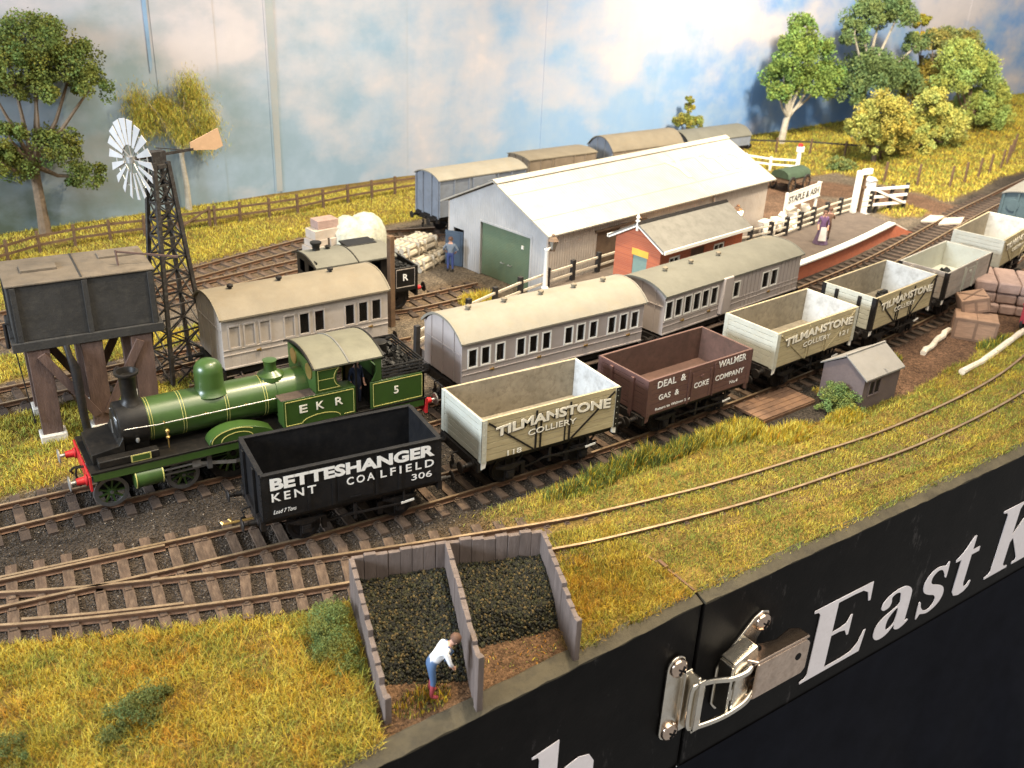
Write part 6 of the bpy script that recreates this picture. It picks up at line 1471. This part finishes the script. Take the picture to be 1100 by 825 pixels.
mat('zinc_warm', (.68,.53,.42), .2, .15, 3, (.35,.22,.14), .5, .08, 6, metal=1.0)  # lever's copper-brown reflection put into the colour; screws are copper toned
latch()

# ================================================================== trees and bushes
def leaves(blob, size, n_sub, per, col, var, flat=1.0, rs=.36):
    """many small leaf faces on a lumpy crown: each blob carries sub-clumps, each sub-clump its own tone"""
    Vs, Cs = [], []
    for bx_, by_, bz_, br in blob:
        k = max(8, int(n_sub*1.7*br*br/2.2)); d = NR.normal(size=(k,3)); d /= np.linalg.norm(d,axis=1)[:,None]; d[:,2] = np.where(d[:,2] < -.55, -d[:,2], d[:,2])
        c = np.array([bx_,by_,bz_])+d*br*NR.uniform(.55,.95,(k,1))*np.array([1,1,.85]); r = br*rs*NR.uniform(.6,1.25,k)
        n = int(per*1.55); d2 = NR.normal(size=(k,n,3)); d2 /= np.linalg.norm(d2,axis=2)[...,None]
        P = c[:,None]+d2*(r[:,None]*NR.uniform(.55,1.0,(k,n)))[...,None]*np.array([1,1,flat]); P = P.reshape(-1,3)
        t = NR.uniform(.78,1.2,(k,1))*NR.uniform(.85,1.15,(k,n)); hue = NR.uniform(-1,1,(k,1))+NR.uniform(-.35,.35,(k,n))
        C = np.array(col)[None]*t.reshape(-1,1)*(1+np.stack([hue.ravel()*var, hue.ravel()*0, -hue.ravel()*var],1))
        Vs.append(P); Cs.append(C)
    P = np.concatenate(Vs); C = np.concatenate(Cs); n = len(P)
    u = NR.normal(size=(n,3)); u /= np.linalg.norm(u,axis=1)[:,None]; w_ = np.cross(u, NR.normal(size=(n,3))); w_ /= np.linalg.norm(w_,axis=1)[:,None]
    s = size*.64*NR.uniform(.6,1.3,(n,1)); V = np.stack([P-u*s*.5, P+w_*s*.42, P+u*s*.5, P-w_*s*.42],1).reshape(-1,3)
    F = np.arange(n*4).reshape(-1,4); return raw_mesh('crown', V, F, 'foliage', np.repeat(np.clip(C,.004,1),4,0))
def tree(label, x, y, blobs, col, var=.25, size=.2, n_sub=26, per=75, bark='bark', r0=.22, fork=.35, name='tree', flat=1.0, lean=0, rs=.36, trunk=True):
    z = gz(x, y)-.1; t = thing(name, label, 'tree', (x,y,z))
    rel = [(b[0]-x, b[1]-y, b[2]-z, b[3]) for b in blobs]
    link('crown', leaves(rel, size, n_sub, per, col, var, flat, rs), t)
    if trunk:
        top = max(b[2] for b in rel); zf = top*fork; fx = lean
        MB().tube([(0,0,-.2),(fx*.3,0,zf*.3),(fx*.6,.05,zf*.7),(fx,0,zf)], [r0*1.35,r0,r0*.9,r0*.85], 9).build('trunk', bark, t)
        for b in rel:
            p0 = Vector((fx*.8,0,zf*rnd.uniform(.75,1.0))); p1 = Vector((b[0],b[1],b[2])); m = p0.lerp(p1,.5)+Vector((rnd.uniform(-.15,.15),rnd.uniform(-.1,.1),-.1*abs(b[0])))
            MB().tube([p0,m,p1,p1+Vector((0,0,b[3]*.4))], [r0*.55,r0*.38,r0*.2,r0*.08], 6).build('limb', bark, t)
    return t
def yy(L, y, dy): return [(b[0], y+rnd.uniform(-dy,dy), b[1], b[2]) for b in L]
tree('large dark green tree with clumped crown at the far left behind the water tank', -9.6, 30.8, yy([(-8.6,9.4,1.7),(-7.1,8.3,1.5),(-9.9,8.2,1.3),(-9.0,7.2,1.1),(-6.5,7.3,1.05),(-10.9,7.4,1.1),(-10.5,5.1,.9),(-8.5,4.4,1.3),(-7.3,2.9,1.0),(-10.2,3.5,1.15),(-11.2,4.1,1.0)], 30.6, .5), (.125,.150,.030), .22, .19, 26, 85, r0=.26, fork=.45)
def wispy():
    x, y = -1.9, 32.4; z = gz(x,y)-.1; t = thing('tree', 'thin yellow ochre tree with drooping wispy foliage behind the wind pump', 'tree', (x,y,z)); bl = yy([(-4.0,6.2,.75),(-3.3,5.2,.85),(-3.9,5.2,.65),(-1.3,6.9,.62),(-.8,5.7,.75),(-.6,4.1,.75),(-2.1,5.3,.6),(-2.7,5.9,.55),(-1.0,6.3,.6),(-.4,4.9,.6),(-1.9,4.4,.55)], 32.3, .25)
    Vs = []; Cs = []
    V0 = 0; F_ = []
    for b in bl:
        N = 1500; P = NR.normal(size=(N,3))*b[3]*np.array([.55,.45,.62])
        c = np.array([.42,.32,.05])*NR.uniform(.6,1.35,(N,1)); c = np.where(NR.random((N,1)) < .45, np.array([.28,.30,.05])*NR.uniform(.7,1.3,(N,1)), c)
        V, F, C = blades(P[:,0]+b[0]-x, P[:,1]+b[1]-y, P[:,2]+b[2]-z, -NR.uniform(.15,.4,N), .022, NR.uniform(.2,.95,N), c); Vs.append(V); Cs.append(C); F_.append(F+V0); V0 += len(V)
    link('crown', raw_mesh('crown', np.concatenate(Vs), np.concatenate(F_), 'foliage', np.concatenate(Cs)), t)
    MB().tube([(0,0,-.2),(.02,0,1.5),(-.1,0,3.2),(-.15,0,4.2)], [.2,.15,.12,.1], 8).build('trunk', 'bark_pale', t)
    for b in bl:
        p1 = Vector((b[0]-x,b[1]-y,b[2]-z+b[3]*.8)); p0 = Vector((-.1,0,rnd.uniform(2.6,4.0))); MB().tube([p0, p0.lerp(p1,.5)+Vector((0,0,.35)), p1], [.07,.05,.02], 6).build('limb', 'bark_pale', t)
wispy()
tree('tall conical mid green tree at the left of the right hand group', 46.3, 33.6, yy([(46.7,8.7,1.25),(45.9,6.9,1.7),(48.8,6.9,1.5),(45.6,5.0,1.6),(48.6,4.5,2.0),(44.7,3.9,1.1),(50.6,5.2,1.3)], 33.4, .5), (.150,.225,.050), .18, .26, 20, 80, bark='bark_pale', r0=.28, fork=.3, lean=.5)
tree('tallest dark green tree with pale forked trunks and umbrella crown', 54.0, 32.4, yy([(52.6,9.7,1.7),(56.0,9.7,1.6),(51.0,8.3,1.3),(59.2,7.4,1.2),(54.2,10.4,1.2),(53.7,5.2,2.3),(57.8,4.6,2.0),(52.0,3.9,1.5)], 32.4, .6), (.115,.165,.055), .15, .27, 18, 80, bark='bark_pale', r0=.3, fork=.55)
tree('slender tree with a bright yellow top poking out behind the tallest tree', 61.5, 33.0, yy([(60.6,9.0,.85),(60.8,7.9,.6)], 33, .3), (.34,.28,.03), .2, .25, 22, 80, r0=.14, fork=.7)
tree('orange tinged bushy tree between the tallest tree and the pale green ones', 61.8, 31.8, yy([(62.2,4.8,1.8),(62.3,3.0,1.3),(60.0,3.6,1.3)], 32, .4), (.28,.22,.04), .2, .26, 20, 75, r0=.2, fork=.3)
tree('round ochre yellow tree standing in front of the group, nearest the road', 48.3, 25.8, yy([(47.7,3.5,1.9),(46.1,2.5,1.4),(50.0,2.7,1.65),(47.7,1.5,1.4),(51.3,1.3,1.4),(49.3,1.6,1.2)], 25.7, .6), (.31,.285,.06), .2, .22, 24, 85, r0=.2, fork=.25, rs=.3)
tree('yellow-green conical tree just right of the ochre one', 56.3, 26.7, yy([(54.8,3.8,1.3),(57.0,2.0,1.5),(55.0,1.8,1.3),(54.2,.6,1.2),(58.6,.6,1.15),(55.9,3.0,1.1)], 26.6, .5), (.37,.38,.095), .18, .22, 24, 85, r0=.2, fork=.25)
tree('big light green spreading tree at the right end of the group', 63.8, 29.0, yy([(60.7,6.7,1.65),(64.0,5.2,2.0),(60.5,5.0,1.6),(66.5,3.4,1.6),(64.4,2.3,1.7),(67.2,1.4,1.4),(62.3,6.0,1.4)], 29, .6), (.27,.33,.08), .16, .25, 20, 85, r0=.25, fork=.3)
tree('olive topped tree at the back of the right hand group, against the sky', 62.8, 31.8, yy([(60.2,7.6,1.25),(64.9,7.2,1.5),(62.4,7.7,1.3)], 31.6, .4), (.21,.21,.06), .2, .25, 20, 80, r0=.2, fork=.5)
tree('small olive bush tree against the sky above the white shed roof', 37.4, 35.3, yy([(36.8,1.8,.9),(38.3,1.5,.75),(37.5,2.9,.5),(37.4,3.5,.36)], 35.3, .2), (.22,.21,.04), .2, .2, 30, 80, r0=.1, fork=.4)
def bush(label, x, y, blobs, col, var=.25, size=.08, per=90, n_sub=95):
    z = gz(x,y)-.05; t = thing('bush', label, 'bush', (x,y,z)); link('foliage', leaves(blobs, size, n_sub, per, col, var, .9, .34), t); return t
bush('leafy green bush against the gable of the small brown hut', 12.35, -1.75, [(0,0,.5,.66),(.4,-.4,.35,.58),(-.4,-.1,.3,.5),(.1,-.7,.15,.45)], (.17,.22,.06), .2, .08)
bush('green bush growing against the left wall of the coal bays', -8.55, -4.9, [(-.05,.75,.3,.5),(-.2,.2,.45,.62),(-.35,-.5,.3,.55),(-.15,-1.0,.15,.42),(-.5,.0,.15,.4)], (.115,.145,.038), .2, .055)
bush('dark green bush in the golden grass near the bottom left', -13.5, -5.2, [(0,0,.15,.6),(.4,.3,.2,.55),(-.3,-.4,.05,.5),(.7,.6,.1,.4)], (.095,.115,.030), .2, .055)
bush('dark green bush cut by the left edge at the bottom', -15.9, -4.9, [(0,0,.2,.5),(.1,-.4,.15,.4)], (.095,.115,.030), .2, .055)
bush('low olive bush below the ochre tree', 43.6, 25.3, [(0,0,.2,.8),(.9,-.3,.15,.6)], (.15,.17,.05), .3, .18)

# ================================================================== people
def person(label, loc, rz, pose, colors, hair='hair_brown', skirt=None, extra=None, scale=1.0, sink=0):
    """one continuous skinned body grown over a posed skeleton; colours are worn by region"""
    t = thing('person', label, 'person', loc, rz); J = dict(pose); V = []; E = []; RR = []; REG = []
    idx = {}
    def add(n, p, r, par, reg):
        idx[n] = len(V); V.append(Vector(p)*scale); RR.append(r*scale); REG.append(reg)
        if par: E.append((idx[par], idx[n]))
    add('pelvis', J['pelvis'], .135, None, 'legs'); add('waist', J['waist'], .125, 'pelvis', 'top'); add('chest', J['chest'], .15, 'waist', 'top'); add('neck', J['neck'], .06, 'chest', 'skin')
    hd = Vector(J['head']); nk = Vector(J['neck']); fw = Vector(J.get('face', (0,-1,0)))
    add('jaw', nk.lerp(hd,.55), .075, 'neck', 'skin'); add('head', hd, .105, 'jaw', 'skin'); add('crown', hd+(hd-nk)*.45, .085, 'head', 'skin'); add('nose', hd+fw*.115, .022, 'head', 'skin')
    for s in 'LR':
        add('sh'+s, J['sh'+s], .07, 'chest', 'top'); add('el'+s, J['el'+s], .047, 'sh'+s, 'sleeve'); add('wr'+s, J['wr'+s], .033, 'el'+s, 'arm')
        w_ = Vector(J['wr'+s]); d = (w_-Vector(J['el'+s])).normalized(); pl = w_+d*.07; add('palm'+s, pl, .036, 'wr'+s, 'skin')
        sd = d.cross(Vector((0,1,.2))).normalized()
        for i, (o, l) in enumerate(((-.03,.07),(-.01,.085),(.012,.08),(.032,.06))):
            add(f'f{i}{s}a', pl+sd*o+d*.04, .011, 'palm'+s, 'skin'); add(f'f{i}{s}b', pl+sd*o+d*(.04+l*.6)+Vector((0,-.02,0)), .009, f'f{i}{s}a', 'skin')
        add('th'+s, w_+d*.04-sd*.06, .013, 'wr'+s, 'skin')
        add('hip'+s, J['hip'+s], .105, 'pelvis', 'legs'); add('kn'+s, J['kn'+s], .068, 'hip'+s, 'legs'); add('sn'+s, Vector(J['kn'+s]).lerp(Vector(J['an'+s]),.45), .058, 'kn'+s, 'shin'); add('an'+s, J['an'+s], .045, 'sn'+s, 'boot'); add('toe'+s, J['toe'+s], .045, 'an'+s, 'boot')
    me = bpy.data.meshes.new('body'); me.from_pydata(V, E, []); o = bpy.data.objects.new('body', me); COL.objects.link(o)
    sk = o.modifiers.new('skin', 'SKIN'); sk.use_smooth_shade = True
    for i, sv in enumerate(me.skin_vertices[0].data): sv.radius = (RR[i], RR[i]); sv.use_root = (i == 0)
    sb = o.modifiers.new('sub', 'SUBSURF'); sb.levels = sb.render_levels = 2
    nm = bpy.data.meshes.new_from_object(o.evaluated_get(bpy.context.evaluated_depsgraph_get())); bpy.data.objects.remove(o); bpy.data.meshes.remove(me)
    P = np.array([v[:] for v in V]); co = np.array([v.co[:] for v in nm.vertices]); k = ((co[:,None]-P[None])**2).sum(2)-(np.array(RR)**2)[None]*.8; k = k.argmin(1)
    attr_color(nm, np.array([colors[REG[i]] for i in k])); nm.materials.clear(); nm.materials.append(M['cloth'])
    nm.polygons.foreach_set('use_smooth', [True]*len(nm.polygons)); link('body', nm, t)
    c = hd*scale+(hd-nk).normalized()*.03*scale-fw*.025*scale
    hm = MB().lathe([(.02,.125),(.07,.11),(.115,.06),(.125,0),(.11,-.06)], (0,0,0), 'z', 14).build('hair', hair, t, tuple(c)); hm.rotation_euler = (hd-nk).to_track_quat('Z', 'Y').to_euler(); hm.scale = (scale,)*3
    for s in (-1, 1): MB().lathe([(.0,-.015),(.018,0),(.0,.015)], (0,0,0), 'z', 8).build('ear', 'skin', t, tuple(hd*scale+fw.cross(Vector((0,0,1))).normalized()*s*.112*scale))
    if skirt:
        prof = [(.15,1.0),(.17,.9),(.24,.6),(.34,.2),(.40,.02)]
        MB().lathe([(a*scale, b*scale) for a, b in prof], (0,0,0), 'z', 22).build('skirt', skirt[0], t)
        if len(skirt) > 1: MB().prism([(-.14*scale,.98*scale),(.14*scale,.98*scale),(.2*scale,.25*scale),(-.2*scale,.25*scale)], 'y', -.40*scale, -.36*scale).build('apron', skirt[1], t)
    return t
STAND = dict(pelvis=(0,0,.95), waist=(0,0,1.10), chest=(0,0,1.34), neck=(0,-.01,1.52), head=(0,-.03,1.66), shL=(.19,0,1.42), elL=(.27,.04,1.14), wrL=(.25,-.10,.92), shR=(-.19,0,1.42), elR=(-.27,.04,1.14), wrR=(-.25,-.10,.92), hipL=(.10,0,.90), knL=(.11,-.02,.49), anL=(.12,.02,.08), toeL=(.13,-.14,.05), hipR=(-.10,0,.90), knR=(-.11,-.02,.49), anR=(-.12,.02,.08), toeR=(-.13,-.14,.05))
SK = (.55,.31,.22); BLU = (.055,.085,.17); WHT = (.70,.70,.72)
BEND = dict(STAND, pelvis=(0,.02,.93), waist=(0,-.10,1.06), chest=(0,-.28,1.24), neck=(0,-.40,1.36), head=(0,-.50,1.44), face=(0,-.75,-.65), shL=(.19,-.28,1.26), elL=(.22,-.42,1.0), wrL=(.12,-.40,.78), shR=(-.19,-.28,1.26), elR=(-.24,-.36,1.0), wrR=(-.12,-.44,.82), hipL=(.10,.02,.89), knL=(.12,-.06,.49), hipR=(-.10,.02,.89), knR=(-.12,-.02,.49))
mn = person('man bending over the coal in a white shirt, blue overalls and dark red boots', (-7.45,-7.5,gz(-7.45,-7.5)+.06), 1.25, BEND, dict(top=WHT, sleeve=WHT, arm=SK, skin=SK, legs=(.07,.12,.22), shin=(.30,.05,.06), boot=(.30,.05,.06)), scale=1.06)
for s in (-1, 1): MB().tube([(s*.1,-.06,1.02),(s*.12,-.25,1.36),(s*.11,-.36,1.44),(s*.1,-.46,1.30),(s*.09,-.28,1.05)], .028, 6).build('brace_strap', 'blue_cloth', mn) if 'blue_cloth' in M else mat('blue_cloth', (.07,.12,.22), .8) and MB().tube([(s*.1,-.06,1.02),(s*.12,-.25,1.36),(s*.11,-.36,1.44),(s*.1,-.46,1.30),(s*.09,-.28,1.05)], .028, 6).build('brace_strap', 'blue_cloth', mn)
mat('purple_cloth', (.10,.065,.115), .85); mat('apron_white', (.72,.70,.68), .85); mat('brown_cloth', (.13,.075,.05), .85)
person('man in grey shirt and blue trousers standing with arms out by the open blue door', (6.75,17.55,gz(6.75,17.55)), 2.5, dict(STAND, elL=(.36,-.02,1.18), wrL=(.26,-.16,1.02), elR=(-.38,0,1.16), wrR=(-.24,-.12,1.0)), dict(top=(.15,.18,.22), sleeve=(.15,.18,.22), arm=SK, skin=SK, legs=(.05,.07,.20), shin=(.05,.07,.20), boot=(.03,.025,.02)))
person('woman in long purple dress with a white apron on the platform', (25.6,10.95,.68), -.7, STAND, dict(top=(.15,.085,.17), sleeve=(.15,.085,.17), arm=SK, skin=SK, legs=(.15,.085,.17), shin=(.15,.085,.17), boot=(.03,.02,.02)), skirt=('purple_cloth','apron_white'))
person('person in a brown coat standing close to the woman in purple', (26.35,11.25,.68), 2.3, dict(STAND, elR=(-.3,-.12,1.2), wrR=(-.1,-.25,1.22)), dict(top=(.17,.10,.07), sleeve=(.17,.10,.07), arm=SK, skin=SK, legs=(.10,.06,.045), shin=(.10,.06,.045), boot=(.03,.02,.02)))
person('engine driver in dark blue jacket leaning in the cab of the green engine', (-4.35,3.55,1.35), .2, STAND, dict(top=(.03,.04,.075), sleeve=(.03,.04,.075), arm=SK, skin=SK, legs=(.03,.035,.06), shin=(.03,.035,.06), boot=(.02,.02,.02)), scale=.95)
